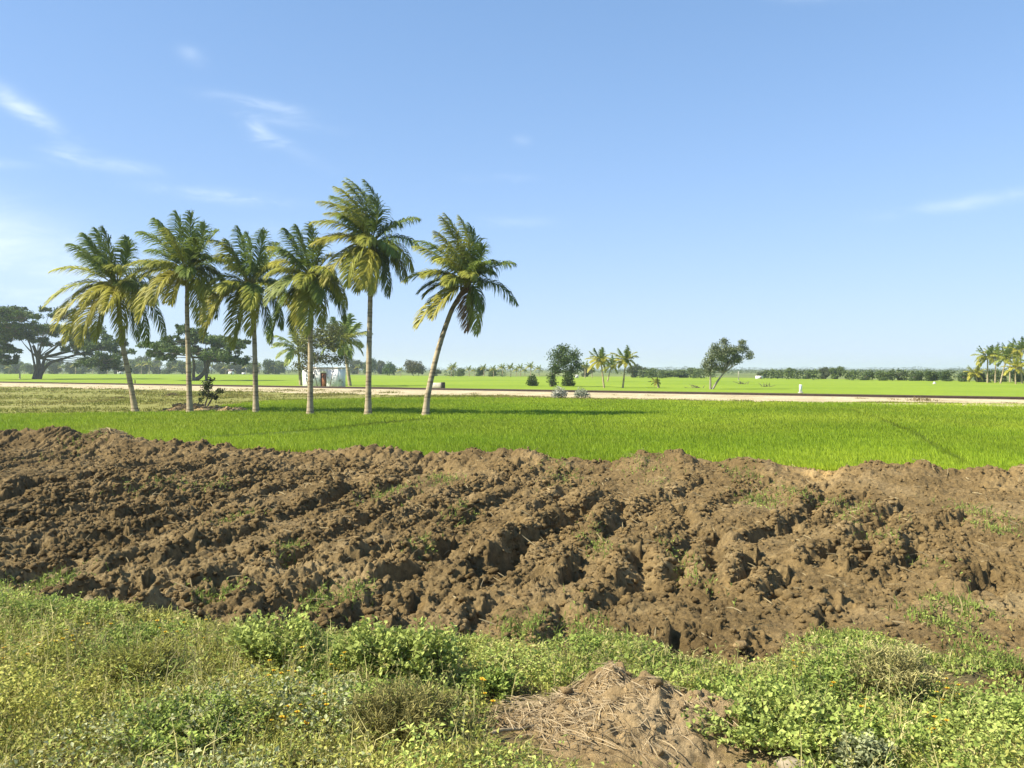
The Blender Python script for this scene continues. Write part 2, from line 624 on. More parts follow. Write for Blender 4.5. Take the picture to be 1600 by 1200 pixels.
STROKES = [[(601, 910), (557, 964), (520, 985)], [(753, 935), (729, 974), (707, 1002)], [(880, 935), (864, 974), (850, 1006)], [(864, 776), (831, 805)], [(966, 776), (962, 805), (946, 822)],
           [(736, 771), (675, 798), (640, 810)], [(652, 761), (588, 792), (550, 808)], [(812, 838), (788, 868)], [(702, 839), (660, 858)], [(552, 756), (490, 780)], [(595, 848), (556, 858)],
           [(1280, 770), (1255, 800), (1210, 819), (1170, 830)], [(1402, 783), (1360, 811), (1322, 836), (1270, 868)], [(1067, 790), (1067, 819), (1037, 834), (1010, 837)],
           [(1047, 980), (1040, 1022)], [(1086, 822), (1058, 867), (1056, 898)], [(1116, 828), (1109, 856), (1109, 905)], [(1352, 850), (1332, 874)], [(1228, 890), (1198, 914)],
           [(348, 893), (304, 925), (262, 942)], [(246, 942), (209, 966), (160, 980)], [(220, 900), (165, 930)], [(402, 746), (337, 768), (285, 776)], [(545, 759), (489, 782), (416, 801)],
           [(503, 900), (452, 927), (400, 960)], [(254, 784), (209, 795), (160, 800)], [(115, 864), (51, 884), (0, 906)], [(300, 840), (266, 858)], [(166, 905), (111, 923), (85, 933)], [(395, 817), (330, 834)],
           [(152, 774), (84, 788), (24, 801)], [(173, 828), (76, 837)], [(38, 851), (-10, 866)], [(24, 941), (-10, 968)], [(60, 748), (20, 770)], [(470, 850), (430, 868)],
           [(960, 905), (930, 930)], [(1000, 860), (980, 900)], [(905, 862), (884, 884)], [(1310, 930), (1290, 950)], [(1190, 985), (1176, 1008)], [(760, 870), (735, 885)], [(640, 930), (625, 950)],
           [(230, 855), (190, 868)], [(640, 880), (600, 892)], [(1500, 800), (1470, 815)], [(1430, 840), (1400, 862)], [(1540, 880), (1520, 900)], [(1180, 860), (1150, 890)], [(420, 730), (370, 742)]]
# the plough lines fan out: almost straight ahead at the left, turning right at the right
FLOW_X = np.linspace(-30, 30, 600)
FLOW_TAN = np.tan(np.radians(np.interp(FLOW_X, [-8, -2, 0, 2, 4, 9], [8, 10, 13, 22, 31, 35])))
FLOW_F = np.concatenate([[0], np.cumsum(1 / FLOW_TAN[:-1] * np.diff(FLOW_X))])
STROKE_XY = [np.array([G(px, py)[:2] for px, py in s]) for s in STROKES]

_r = np.random.default_rng(77)
for _k in range(64):
    _y = _r.uniform(8.8, 18.5)
    _x = _y * _r.uniform(-.60, .16 if _k % 4 else .5)
    _pl = [(_x, _y)]
    for _s in range(int(_r.integers(5, 13))):
        _x += .35 * float(np.interp(_x, FLOW_X, FLOW_TAN)) + _r.normal(0, .015)
        _y += .35
        if _y > 1.0 / (.04 + .0213 * (_x / _y * FPX + 800) / 1600.0) - 1.1:
            break
        _pl.append((_x, _y))
    if len(_pl) > 2:
        STROKE_XY.append(np.array(_pl))


def furrow_strokes(x, y):
    h = np.zeros_like(x)
    wob = (vnoise(x * 3.1, y * 3.1, 91) - .5) * .14 + (vnoise(x * 8.3, y * 8.3, 92) - .5) * .10 + (vnoise(x * 19, y * 19, 93) - .5) * .05
    gap = .8 + .8 * vnoise(x * 4.2, y * 4.2, 94)
    for k, poly in enumerate(STROKE_XY):
        m = .9
        sel = (x > poly[:, 0].min() - m) & (x < poly[:, 0].max() + m) & (y > poly[:, 1].min() - m) & (y < poly[:, 1].max() + m)
        if not sel.any():
            continue
        xs, ys, wb = x[sel], y[sel], wob[sel]
        best = np.full(xs.shape, 9.0)
        sd = np.zeros_like(xs)
        for a, b in zip(poly[:-1], poly[1:]):
            if a[1] > b[1]:
                a, b = b, a
            e = b - a
            L2 = (e ** 2).sum()
            tt = np.clip(((xs - a[0]) * e[0] + (ys - a[1]) * e[1]) / L2, 0, 1)
            dx, dy = xs - a[0] - tt * e[0], ys - a[1] - tt * e[1]
            d = np.sqrt(dx * dx + dy * dy)
            side = np.sign((xs - a[0]) * e[1] - (ys - a[1]) * e[0])
            use = d < best
            best = np.where(use, d, best)
            sd = np.where(use, d * side, sd)
        end = np.clip(1 - np.clip(best - np.abs(sd), 0, None) / .2, 0, 1)
        # distance past an end counts as distance from the line
        sc = .85 + .022 * ys.mean()
        s = sd / sc + wb
        amp = (.60 + .4 * ((k * 37) % 10) / 10.0) * sc * (1.0 if ys.mean() > 9 else .85) * (.50 if k >= len(STROKES) else .9)
        h[sel] += amp * end * gap[sel] * (.095 * np.exp(-((s + .15) / .12) ** 2) - .145 * np.exp(-((s - .03) / .105) ** 2))
    return h


def field_height(x, y, t):
    """the ploughed ground: curving furrows, thrown-up ridges, clods, and the bank along its far edge"""
    u = (np.interp(x, FLOW_X, FLOW_F) - y) * .176 + (fbm(x * .6, y * .35, 3, 5) - .5) * .45 + (fbm(x * 3, y * 3, 2, 6) - .5) * .16
    ph = (u / .58) % 1.0
    ridge = np.where(ph < .68, ph / .68, (1 - ph) / .32) - .5
    px = t * FPX + 800
    left = np.interp(px, [-400, 0, 500, 800, 1000, 1250, 1600, 2000], [1.15, 1.15, .8, .42, .25, .25, .22, .2])
    patch = np.clip((fbm(x * .55, y * .55, 3, 21) - .36) * 3.2, .1, 1.25)
    ph2 = ((u + .05 * (vnoise(x * 5, y * 5, 37) - .5)) / .27) % 1.0
    ridge2 = np.where(ph2 < .65, ph2 / .65, (1 - ph2) / .35) - .5
    patch2 = np.clip((fbm(x * .7 + 5, y * .35, 3, 23) - .34) * 3.2, .35, 1.2)
    h = ridge * .085 * left * patch + ridge2 * .085 * left * patch2
    wx, wy = (vnoise(x * 9, y * 9, 33) - .5) * .05, (vnoise(x * 9, y * 9, 34) - .5) * .05
    fu, fv = (x - .25 * y) * 1.35 + wx, y * .80 + wy                  # clods lie stretched along the furrows
    rough = np.clip(.5 + 1.3 * (fbm(x * .8, y * .8, 3, 71) - .4), .3, 1.3)
    relief = np.interp(px, [-400, 300, 800, 1600], [.95, .9, .72, .66])
    h = h + relief * rough * (.055 * facets(fu, fv, .24, 31) + .050 * facets(fu + 3, fv, .125, 41) + .034 * facets(fu, fv + 7, .066, 51) + .020 * facets(x + wx, y + wy, .036, 61))
    h = h + rough * (.020 * lumps(x, y, .19, 43, .5) + .016 * lumps(x, y, .075, 53, .6)) + (vnoise(x * 38, y * 38, 77) - .5) * .016
    h = h + (fbm(x * 1.3, y * 1.3, 3, 81) - .5) * .09 - .10
    h = h + furrow_strokes(x, y)
    # the bank
    d = y - rim_dist(t)
    rw = np.where(d < 0, 1.5, .75)
    bank = rim_height(t) * np.exp(-(d / rw) ** 2)
    jag = (lumps(x, y, .5, 101, .6) * .13 + lumps(x, y, .22, 111, .7) * .07) * np.exp(-(d / 1.3) ** 2)
    fade = np.clip((1.6 - d) / .8, 0, 1)
    return h * fade + bank + jag * fade


def verge_height(x, y):
    return .02 + (fbm(x * .9, y * .9, 4, 201) - .5) * .16 + .02 * lumps(x, y, .14, 211, .5)


def near_height(x, y):
    t = x / y
    ny = np.interp(t, NT, NY) + (fbm(x * 1.4, y * 1.4, 3, 301) - .5) * 1.1
    w = np.clip((y - ny) / .5 + .5, 0, 1)
    w = w * w * (3 - 2 * w)
    return field_height(x, y, t) * w + verge_height(x, y) * (1 - w), w


def build_near_ground():
    T = np.linspace(-.76, .76, 1500)
    n_rows = 1150
    Y = 3.4 * (30.0 / 3.4) ** np.linspace(0, 1, n_rows)
    t, y = np.meshgrid(T, Y)
    x = t * (y + 2.6)
    t = x / y
    z, w = near_height(x.ravel(), y.ravel())
    x, y, t = x.ravel(), y.ravel(), t.ravel()
    d = y - rim_dist(t)
    paddy = d > 1.35 + .5 * (fbm(x * 1.1, y * 1.1, 2, 401) - .5)
    z = np.where(d > 1.7, np.minimum(z, .0), z)
    v = np.stack([x, y, z], 1)
    nx = len(T)
    i, j = np.meshgrid(np.arange(n_rows - 1), np.arange(nx - 1), indexing='ij')
    a = (i * nx + j).ravel()
    q = np.stack([a, a + 1, a + nx + 1, a + nx], 1)
    cls = np.where(paddy[a], 2, np.where(w[a] > .5, 1, 0))
    # the earth's own colour: greyer dried crust here, damper and darker turned soil there
    dry = np.clip((fbm(x * .7, y * .7, 4, 501) - .45) * 4, 0, 1)
    crust = np.clip((fbm(x * .5 + 9, y * .5, 4, 511) - .47) * 8, 0, 1) * np.clip(1 - (y - 6) / 7, 0, 1)
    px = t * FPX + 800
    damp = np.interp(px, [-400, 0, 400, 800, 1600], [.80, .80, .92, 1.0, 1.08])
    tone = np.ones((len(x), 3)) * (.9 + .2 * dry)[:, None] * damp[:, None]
    tone = tone * (1 - crust[:, None]) + np.array([1.5, 1.6, 1.75]) * crust[:, None]
    hc = G(965, 1110)
    trod = (np.exp(-((x - hc[0]) / 1.0) ** 2 - ((y - hc[1] + .7) / .65) ** 2) * (y < 7))[:, None]
    tone = tone * (1 - trod) + np.array([1.75, 1.5, 1.35]) * trod
    sand = np.exp(-((px - 1288) / 26) ** 2 - ((d - .2) / .9) ** 2)[:, None]
    tone = tone * (1 - sand) + np.array([2.3, 2.25, 2.2]) * sand
    for name, k, mat in (('verge_ground', 0, M_VERGE), ('ploughed_field', 1, M_SOIL), ('paddy_ground', 2, M_PADDYSOIL)):
        f = q[cls == k]
        used = np.unique(f)
        remap = np.full(len(v), -1, dtype=np.int64)
        remap[used] = np.arange(len(used))
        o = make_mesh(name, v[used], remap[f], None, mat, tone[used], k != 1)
        tag(o, kind='structure')


build_near_ground()


def ground_z(pts):
    pts = np.asarray(pts, float)
    z, _ = near_height(pts[:, 0], pts[:, 1])
    return z


# loose clods lying on the turned earth
def icosphere():
    p = (1 + 5 ** .5) / 2
    v = np.array([(-1, p, 0), (1, p, 0), (-1, -p, 0), (1, -p, 0), (0, -1, p), (0, 1, p), (0, -1, -p), (0, 1, -p), (p, 0, -1), (p, 0, 1), (-p, 0, -1), (-p, 0, 1)], float)
    f = [(0, 11, 5), (0, 5, 1), (0, 1, 7), (0, 7, 10), (0, 10, 11), (1, 5, 9), (5, 11, 4), (11, 10, 2), (10, 7, 6), (7, 1, 8), (3, 9, 4), (3, 4, 2), (3, 2, 6), (3, 6, 8), (3, 8, 9), (4, 9, 5), (2, 4, 11), (6, 2, 10), (8, 6, 7), (9, 8, 1)]
    v = norm(v)
    vs, fs, mid = list(v), [], {}

    def m(a, b):
        k = (min(a, b), max(a, b))
        if k not in mid:
            w = vs[a] + vs[b]
            vs.append(w / np.linalg.norm(w))
            mid[k] = len(vs) - 1
        return mid[k]
    for a, b, c in f:
        ab, bc, ca = m(a, b), m(b, c), m(c, a)
        fs += [(a, ab, ca), (b, bc, ab), (c, ca, bc), (ab, bc, ca)]
    return np.array(vs), np.array(fs)


ICO_V, ICO_F = icosphere()


ICO0_V, ICO0_F = norm(np.array([(-1, 1.618, 0), (1, 1.618, 0), (-1, -1.618, 0), (1, -1.618, 0), (0, -1, 1.618), (0, 1, 1.618), (0, -1, -1.618), (0, 1, -1.618), (1.618, 0, -1), (1.618, 0, 1), (-1.618, 0, -1), (-1.618, 0, 1)], float)), np.array(
    [(0, 11, 5), (0, 5, 1), (0, 1, 7), (0, 7, 10), (0, 10, 11), (1, 5, 9), (5, 11, 4), (11, 10, 2), (10, 7, 6), (7, 1, 8), (3, 9, 4), (3, 4, 2), (3, 2, 6), (3, 6, 8), (3, 8, 9), (4, 9, 5), (2, 4, 11), (6, 2, 10), (8, 6, 7), (9, 8, 1)])


def lump_batch(geo, pos, size, tone, squash=.7):
    """angular crumbs of earth, each differently shaped and turned"""
    for big in (False, True):
        sel = (size > .06) == big
        n = int(sel.sum())
        if n == 0:
            continue
        V, F = (ICO_V, ICO_F) if big else (ICO0_V, ICO0_F)
        k = len(V)
        v = V[None] * (1 + rng.normal(0, .26, (n, k, 1))) * rng.uniform(.6, 1.25, (n, 1, 3)) * size[sel][:, None, None]
        a, b = rng.uniform(0, 6.28, n)[:, None], rng.normal(0, .5, n)[:, None]
        y2, z2 = v[:, :, 1] * np.cos(b) - v[:, :, 2] * np.sin(b), v[:, :, 1] * np.sin(b) + v[:, :, 2] * np.cos(b)
        x3, y3 = v[:, :, 0] * np.cos(a) - y2 * np.sin(a), v[:, :, 0] * np.sin(a) + y2 * np.cos(a)
        v = np.stack([x3, y3, z2 * squash], 2) + pos[sel][:, None, :]
        f = F[None] + (np.arange(n) * k)[:, None, None]
        c = np.repeat(np.broadcast_to(tone, (len(pos), 3))[sel], k, axis=0)
        geo.add(v.reshape(-1, 3), None, f.reshape(-1, 3), c)


def build_clods():
    g = Geo()
    n = 26000
    y = np.sqrt(rng.uniform(6.0 ** 2, 23.5 ** 2, n))
    y = np.where(rng.uniform(0, 1, n) < .4, rng.uniform(6.0, 13, n), y)
    t = rng.uniform(-.66, .66, n)
    x = t * y
    z, w = near_height(x, y)
    za, _ = near_height(x - .16, y)
    zb, _ = near_height(x + .16, y)
    crest = np.clip((z - (za + zb) / 2) * 12 + .35, .12, 1)
    keep = (w > .7) & (y < rim_dist(t) + .5) & (rng.uniform(0, 1, n) < crest)
    x, y, z = x[keep], y[keep], z[keep]
    s = .007 + .030 * rng.uniform(0, 1, len(x)) ** 3.6 + .0009 * y
    pos = [np.stack([x, y, z + s * .25], 1)]
    size = [s]
    # crumbled earth thrown up along the deeper furrows
    for poly in STROKE_XY:
        for a, b in zip(poly[:-1], poly[1:]):
            if a[1] > b[1]:
                a, b = b, a
            L = float(np.linalg.norm(b - a))
            sc = .85 + .022 * (a[1] + b[1]) / 2
            m = int(60 * L / sc) + 8
            u = rng.uniform(-.05, 1.05, m)[:, None]
            right = np.array([b[1] - a[1], a[0] - b[0]]) / L
            off = np.where(rng.uniform(0, 1, m) < .75, rng.normal(-.12, .09, m), rng.normal(.10, .10, m)) * sc
            p = a + (b - a) * u + right * off[:, None]
            zz, w = near_height(p[:, 0], p[:, 1])
            sz = (.010 + .042 * rng.uniform(0, 1, m) ** 3) * sc
            ok = w > .5
            pos.append(np.stack([p[:, 0], p[:, 1], zz + sz * .3], 1)[ok])
            size.append(sz[ok])
    pos, size = np.concatenate(pos), np.concatenate(size)
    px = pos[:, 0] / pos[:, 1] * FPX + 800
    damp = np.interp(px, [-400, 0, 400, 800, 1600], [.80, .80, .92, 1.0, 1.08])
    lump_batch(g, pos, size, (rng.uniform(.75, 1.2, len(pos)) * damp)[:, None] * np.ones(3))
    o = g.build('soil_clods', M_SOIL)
    tag(o, 'loose brown clods lying over the ploughed field', 'clods', kind='stuff')


build_clods()

# ------------------------------------------------------------------ far ground
RAIL_A = np.array([31.3, 56.7])
RAIL_B = np.array([-70.6, 127.9])
RAIL_D = (RAIL_B - RAIL_A) / np.linalg.norm(RAIL_B - RAIL_A)
RAIL_N = np.array([-RAIL_D[1], RAIL_D[0]])
if RAIL_N[1] > 0:
    RAIL_N = -RAIL_N                                    # towards the camera


def rail_pt(s, n, z):
    p = RAIL_A + RAIL_D * s + RAIL_N * n
    return (p[0], p[1], z)


def build_ground():
    # one sheet to the horizon, sunk under the near ground
    rs = np.array([0, 24, 27, 40, 60, 90, 140, 220, 400, 800, 1600, 3200, 6000, 9000.0])
    k = 96
    ang = np.arange(k) * 2 * math.pi / k
    v = [(0, 0, -.7)]
    for r in rs[1:]:
        z = -.7 if r < 25 else (-.30 if r < 30 else -.06)
        v += [(r * math.cos(a), r * math.sin(a), z) for a in ang]
    t = [(0, 1 + j, 1 + (j + 1) % k) for j in range(k)]
    q = [(1 + (i - 1) * k + j, 1 + i * k + j, 1 + i * k + (j + 1) % k, 1 + (i - 1) * k + (j + 1) % k) for i in range(1, len(rs) - 1) for j in range(k)]
    tag(make_mesh('ground', v, q, t, M_COUNTRY), kind='structure')


build_ground()

# far edge of the near paddy, as seen in the photograph
PADDY_EDGE = np.array([(-700, 650), (-300, 650), (0, 648), (240, 645), (325, 641), (350, 634), (420, 627), (600, 622), (800, 622), (1000, 626), (1200, 629), (1600, 633), (1800, 636), (2300, 640)], float)
PE_XY = np.array([G(a, b)[:2] for a, b in PADDY_EDGE])
PE_T = PE_XY[:, 0] / PE_XY[:, 1]


def paddy_far(t):
    return np.interp(t, PE_T, PE_XY[:, 1])


def strip(name, near_fn, far_fn, z, mat, tmin=-1.2, tmax=1.2, n=160, rows=10):
    T = np.linspace(tmin, tmax, n)
    v, q = [], []
    for i in range(rows + 1):
        for t in T:
            y = near_fn(t) * (1 - i / rows) + far_fn(t) * i / rows
            v.append((t * y, y, z))
    for i in range(rows):
        for j in range(n - 1):
            a = i * n + j
            q.append((a, a + 1, a + n + 1, a + n))
    return tag(make_mesh(name, v, q, None, mat), kind='structure')


def rail_y(t, n):
    """distance at which the line n metres in front of the track is met in direction t"""
    x0, y0 = RAIL_A[0] + RAIL_N[0] * n, RAIL_A[1] + RAIL_N[1] * n
    s = (t * y0 - x0) / (RAIL_D[0] - t * RAIL_D[1])
    return y0 + s * RAIL_D[1]


strip('paddy_bed', lambda t: 26.0, lambda t: float(paddy_far(t)), -.03, M_PADDYSOIL)
strip('dry_grass_ground', lambda t: float(paddy_far(t)) - .3, lambda t: float(rail_y(t, -3.2)), -.012, M_DRYGRASS, -1.05, .8)
strip('far_paddy_ground', lambda t: float(rail_y(t, -5.5)) + 1, lambda t: float(np.interp(t, [-1, -.55, -.2, 0, .15, .3, .55, 1], [420, 420, 330, 260, 260, 200, 150, 150])), -.008, M_FARGREEN, -1.0, .8)


def build_embankment():
    prof = [(-3.8, -.04), (-2.4, .10), (-1.2, .165), (1.2, .165), (2.4, .15), (4.4, .08), (9.2, .05), (10.6, -.03)]
    ss = np.arange(-60, 420, .9)
    v, q = [], []
    for i, s in enumerate(ss):
        for k, (n, z) in enumerate(prof):
            j = 0 if k in (0,) else (fbm(np.array([s * .35]), np.array([n * 1.3 + 7]), 3, 701)[0] - .5)
            v.append(rail_pt(s, n + j * 1.1 * (k > 4), z + j * .05 * (k not in (2, 3))))
    m = len(prof)
    for i in range(len(ss) - 1):
        for k in range(m - 1):
            a = i * m + k
            q.append((a, a + 1, a + m + 1, a + m))
    tag(make_mesh('railway_ballast', v, q, None, M_BALLAST), kind='structure')
    root = thing('railway_track', (*rail_pt(0, 0, .1),), 'long straight dark railway track running over pale ballast behind the paddy', 'railway track')
    base = np.array(rail_pt(0, 0, .1))
    rp = [(-.07, 0), (.07, 0), (.07, .025), (.012, .04), (.012, .115), (.036, .125), (.036, .165), (-.036, .165), (-.036, .125), (-.012, .115), (-.012, .04), (-.07, .025)]
    for off in (-.84, .84):
        g = Geo()
        vv = []
        for s in (-60, 40, 140, 280, 420):
            vv += [np.array(rail_pt(s, off + a, .135 + b)) - base for a, b in rp]
        k = len(rp)
        qq = [(i * k + j, i * k + (j + 1) % k, (i + 1) * k + (j + 1) % k, (i + 1) * k + j) for i in range(4) for j in range(k)]
        g.add(vv, qq)
        g.build('rail', M_RAIL, root)
    g = Geo()
    rz = math.atan2(RAIL_N[1], RAIL_N[0])
    for s in np.arange(-40, 260, .65):
        g.box(np.array(rail_pt(s, 0, .04)) - base, (2.6, .24, .10), rz, bevel=.02)
    tag(g.build('sleepers', M_SLEEPER, root), kind='stuff')


build_embankment()

# ------------------------------------------------------------------ rice
RICE_LINES = [np.array([G(a, b)[:2] for a, b in pl]) for pl in ([(1325, 640), (1375, 655), (1425, 676), (1465, 700), (1510, 728)], [(668, 655), (600, 661), (520, 671), (440, 678), (330, 684)])]  # two lines along which the rice is shorter and darker


def line_dist(x, y, pl):
    best = np.full(x.shape, 1e3)
    for a, b in zip(pl[:-1], pl[1:]):
        e = b - a
        tt = np.clip(((x - a[0]) * e[0] + (y - a[1]) * e[1]) / (e ** 2).sum(), 0, 1)
        best = np.minimum(best, np.hypot(x - a[0] - tt * e[0], y - a[1] - tt * e[1]))
    return best


def build_rice():
    g = Geo()
    n = 230000
    y = 1 / rng.uniform(1 / 80.0, 1 / 15.5, n)           # denser close by
    y = np.where(rng.uniform(0, 1, n) < .45, np.sqrt(rng.uniform(16 ** 2, 66 ** 2, n)), y)
    t = rng.uniform(-.74, .74, n)
    x = t * y
    edge = rim_dist(t) + .75 + .5 * (fbm(x * 1.3, y * 1.3, 2, 801) - .5)
    keep = (y > edge) & (y < paddy_far(t) - .2 + .5 * (fbm(x * .7, y * .7, 2, 811) - .5))
    x, y = x[keep], y[keep]
    n = len(x)
    h = .10 + .03 * (fbm(x * .25, y * .25, 3, 821) - .5) + .03 * rng.normal(size=n)
    dark_line = line_dist(x, y, RICE_LINES[0]) < .17 + .12 * (fbm(x * 1.5, y * 1.5, 2, 841) - .5)
    dark_line2 = line_dist(x, y, RICE_LINES[1]) < .65
    h = np.where(dark_line, h * .45, np.where(dark_line2, h * .3, h))
    h = np.clip(h, .01, .4)
    base = np.stack([x, y, np.full(n, -.03)], 1)
    yel = np.clip(.5 + 1.6 * (fbm(x * .16, y * .16, 3, 831) - .5) + .15 * rng.normal(size=n), 0, 1)
    colr = tone_mix((.235, .35, .016), (.365, .455, .032), yel) * (.80 + .4 * fbm(x * .13 + 8, y * .07, 4, 851))[:, None] * np.where(dark_line | dark_line2, .66, 1.0)[:, None]
    lean0 = np.array([-.10, .03, 0])
    for k in range(7):
        p = base + np.concatenate([rng.normal(0, .05, (n, 2)), np.zeros((n, 1))], 1)
        ln = np.concatenate([rng.normal(0, .16, (n, 2)), np.zeros((n, 1))], 1) + lean0
        hh = h * rng.uniform(.65, 1.2, n)
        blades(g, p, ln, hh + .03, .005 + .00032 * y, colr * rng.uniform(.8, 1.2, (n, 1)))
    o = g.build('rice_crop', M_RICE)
    tag(o, 'dense bright green young rice filling the flooded field', 'rice', kind='stuff')


build_rice()


def build_dry_grass():
    g = Geo()
    n = 42000
    t = rng.uniform(-.72, .72, n)
    f = rng.uniform(0, 1, n) ** 1.3
    y0, y1 = paddy_far(t) - .3, rail_y(t, np.interp(t * FPX + 800, [300, 640, 760], [2.0, 3.2, 8.6]))
    y1 = np.maximum(y1, y0 + .5)
    y = y0 + (y1 - y0) * f
    x = t * y
    cl = fbm(x * .22, y * .22, 4, 901)
    keep = rng.uniform(0, 1, n) < np.clip((cl - .33) * 3.4, .08, 1)
    x, y, t, cl = x[keep], y[keep], t[keep], cl[keep]
    n = len(x)
    h = .05 + .16 * np.clip(cl - .4, 0, 1) + .10 * rng.uniform(0, 1, n) ** 3
    px = t * FPX + 800
    green = np.clip(.5 + 2.6 * (fbm(x * .3 + 3, y * .3, 3, 911) - .5), 0, 1)
    colr = tone_mix((.29, .26, .085), (.21, .225, .05), green)
    base = np.stack([x, y, np.full(n, -.02)], 1)
    for k in range(5):
        p = base + np.concatenate([rng.normal(0, .09, (n, 2)), np.zeros((n, 1))], 1)
        ln = np.concatenate([rng.normal(-.1, .35, (n, 2)), np.zeros((n, 1))], 1)
        blades(g, p, ln, h * rng.uniform(.6, 1.3, n), .02 + .0004 * y, colr * rng.uniform(.75, 1.25, (n, 1)))
    # taller seed-brown clumps along the foot of the ballast
    for (px, py, w, hh, cc) in [(1440, 628, 42, .40, (.26, .20, .09)), (1395, 627, 20, .28, (.26, .21, .09)), (1345, 626, 22, .3, (.25, .20, .08)), (1250, 622, 40, .22, (.27, .23, .10)), (1300, 625, 20, .22, (.24, .22, .08)), (1580, 632, 30, .2, (.3, .26, .12)), (1015, 620, 26, .24, (.22, .22, .08)), (960, 619, 20, .2, (.25, .22, .09)), (1150, 622, 30, .2, (.29, .24, .11)), (740, 617, 30, .24, (.24, .23, .08)), (610, 615, 36, .3, (.22, .22, .07)), (560, 613, 26, .3, (.26, .22, .10)), (500, 611, 30, .3, (.23, .22, .08)), (450, 611, 24, .28, (.20, .20, .06)), (220, 612, 22, .3, (.2, .2, .06)), (120, 602, 12, .4, (.13, .16, .05)), (185, 622, 16, .18, (.18, .15, .06)), (270, 618, 14, .3, (.19, .15, .08)), (90, 607, 30, .25, (.24, .22, .08))]:
        c = G(px, py)
        m = 260
        sp = w / FPX * c[1] * .5
        p = np.stack([rng.normal(c[0], sp, m), rng.normal(c[1], sp * .8, m), np.full(m, -.02)], 1)
        d2 = np.clip(1 - np.abs(p[:, 0] - c[0]) / (sp * 2.6), .3, 1)
        blades(g, p, np.concatenate([rng.normal(-.1, .4, (m, 2)), np.zeros((m, 1))], 1), hh * d2 * rng.uniform(.5, 1.1, m), .05, np.array(cc) * rng.uniform(.7, 1.3, (m, 1)))
    o = g.build('dry_grass', M_WEED)
    tag(o, 'patchy dry and olive grass between the paddy and the railway', 'grass', kind='stuff')


build_dry_grass()

# ------------------------------------------------------------------ coconut palms
def frond_geo(geo, B, T, bulge, base_col, tip_col, seed, leaf_len=.5, pairs=58, wind=(-.5, 0, 0), droop=.55, w_leaf=.034, bend=(0, 0, 0)):
    """one feather leaf from B to T, arching through bulge; leaflets both sides, swept by the wind"""
    r = np.random.default_rng(seed)
    B, T, bulge = (np.asarray(a, float) for a in (B, T, bulge))
    C = (B + T) / 2 + bulge
    s = np.linspace(0, 1, 22)[:, None]
    bend = np.asarray(bend, float)
    path = (1 - s) ** 2 * B + 2 * s * (1 - s) * C + s ** 2 * T + s ** 3 * bend
    geo.tube(path, np.linspace(.035, .006, 22), 5, np.array(base_col) * np.array([1.25, 1.1, .9]) + .03, cap=False)
    k = pairs
    u = np.linspace(.14, 1.0, k)
    u2 = np.repeat(u, 2)
    sgn = np.tile([-1.0, 1.0], k)
    uu = np.clip(u2 + r.normal(0, .006, 2 * k), 0, 1)[:, None]
    pos = (1 - uu) ** 2 * B + 2 * uu * (1 - uu) * C + uu ** 2 * T + uu ** 3 * bend
    tan = norm(2 * (1 - uu) * (C - B) + 2 * uu * (T - C) + 3 * uu ** 2 * bend)
    hint = np.array([.25, -.35, 1.0])
    up = norm(hint - tan * (tan @ hint)[:, None])
    side = np.cross(tan, up) * sgn[:, None]
    ln = leaf_len * np.clip(np.sin(math.pi * np.clip(uu[:, 0] * .86 + .13, 0, 1)) ** .6, .25, 1) * r.uniform(.82, 1.1, 2 * k)
    ang = (.95 - .5 * uu[:, 0])[:, None]                     # angle from the midrib, closing towards the tip
    d0 = norm(side * np.sin(ang) + tan * np.cos(ang) + up * .18 + np.asarray(wind) * .35 + r.normal(0, .09, (2 * k, 3)))
    d1 = norm(d0 + np.array([0, 0, -1.0]) * droop + np.asarray(wind) * .6 + r.normal(0, .07, (2 * k, 3)))
    d2 = norm(d1 + np.array([0, 0, -1.0]) * droop * .9 + np.asarray(wind) * .4)
    L = ln[:, None]
    m1 = pos + d0 * L * .38
    m2 = m1 + d1 * L * .36
    tp = m2 + d2 * L * .30
    wv = norm(np.cross(d0, up) + r.normal(0, .25, (2 * k, 3)))
    W = w_leaf * r.uniform(.8, 1.2, (2 * k, 1))
    v = np.stack([pos - wv * W * .4, pos + wv * W * .4, m1 - wv * W * .6, m1 + wv * W * .6, m2 - wv * W * .45, m2 + wv * W * .45, tp], 1).reshape(-1, 3)
    b = np.arange(2 * k)[:, None] * 7
    q = np.concatenate([b + np.array([[0, 1, 3, 2]]), b + np.array([[2, 3, 5, 4]])])
    t = b + np.array([[4, 5, 6]])
    f = np.clip(uu[:, 0] + r.normal(0, .12, 2 * k), 0, 1)
    col = tone_mix(base_col, tip_col, f) * r.uniform(.82, 1.18, (2 * k, 1))
    geo.add(v, q, t, np.repeat(col, 7, axis=0))


GREEN = ((.14, .195, .034), (.21, .265, .052))
OLIVE = ((.26, .28, .040), (.36, .36, .06))
YELLOW = ((.34, .33, .045), (.45, .41, .07))
PALE = ((.24, .29, .07), (.33, .37, .10))
BROWN = ((.22, .13, .05), (.30, .18, .08))
TONES = {'g': GREEN, 'o': OLIVE, 'y': YELLOW, 'p': PALE, 'b': BROWN}

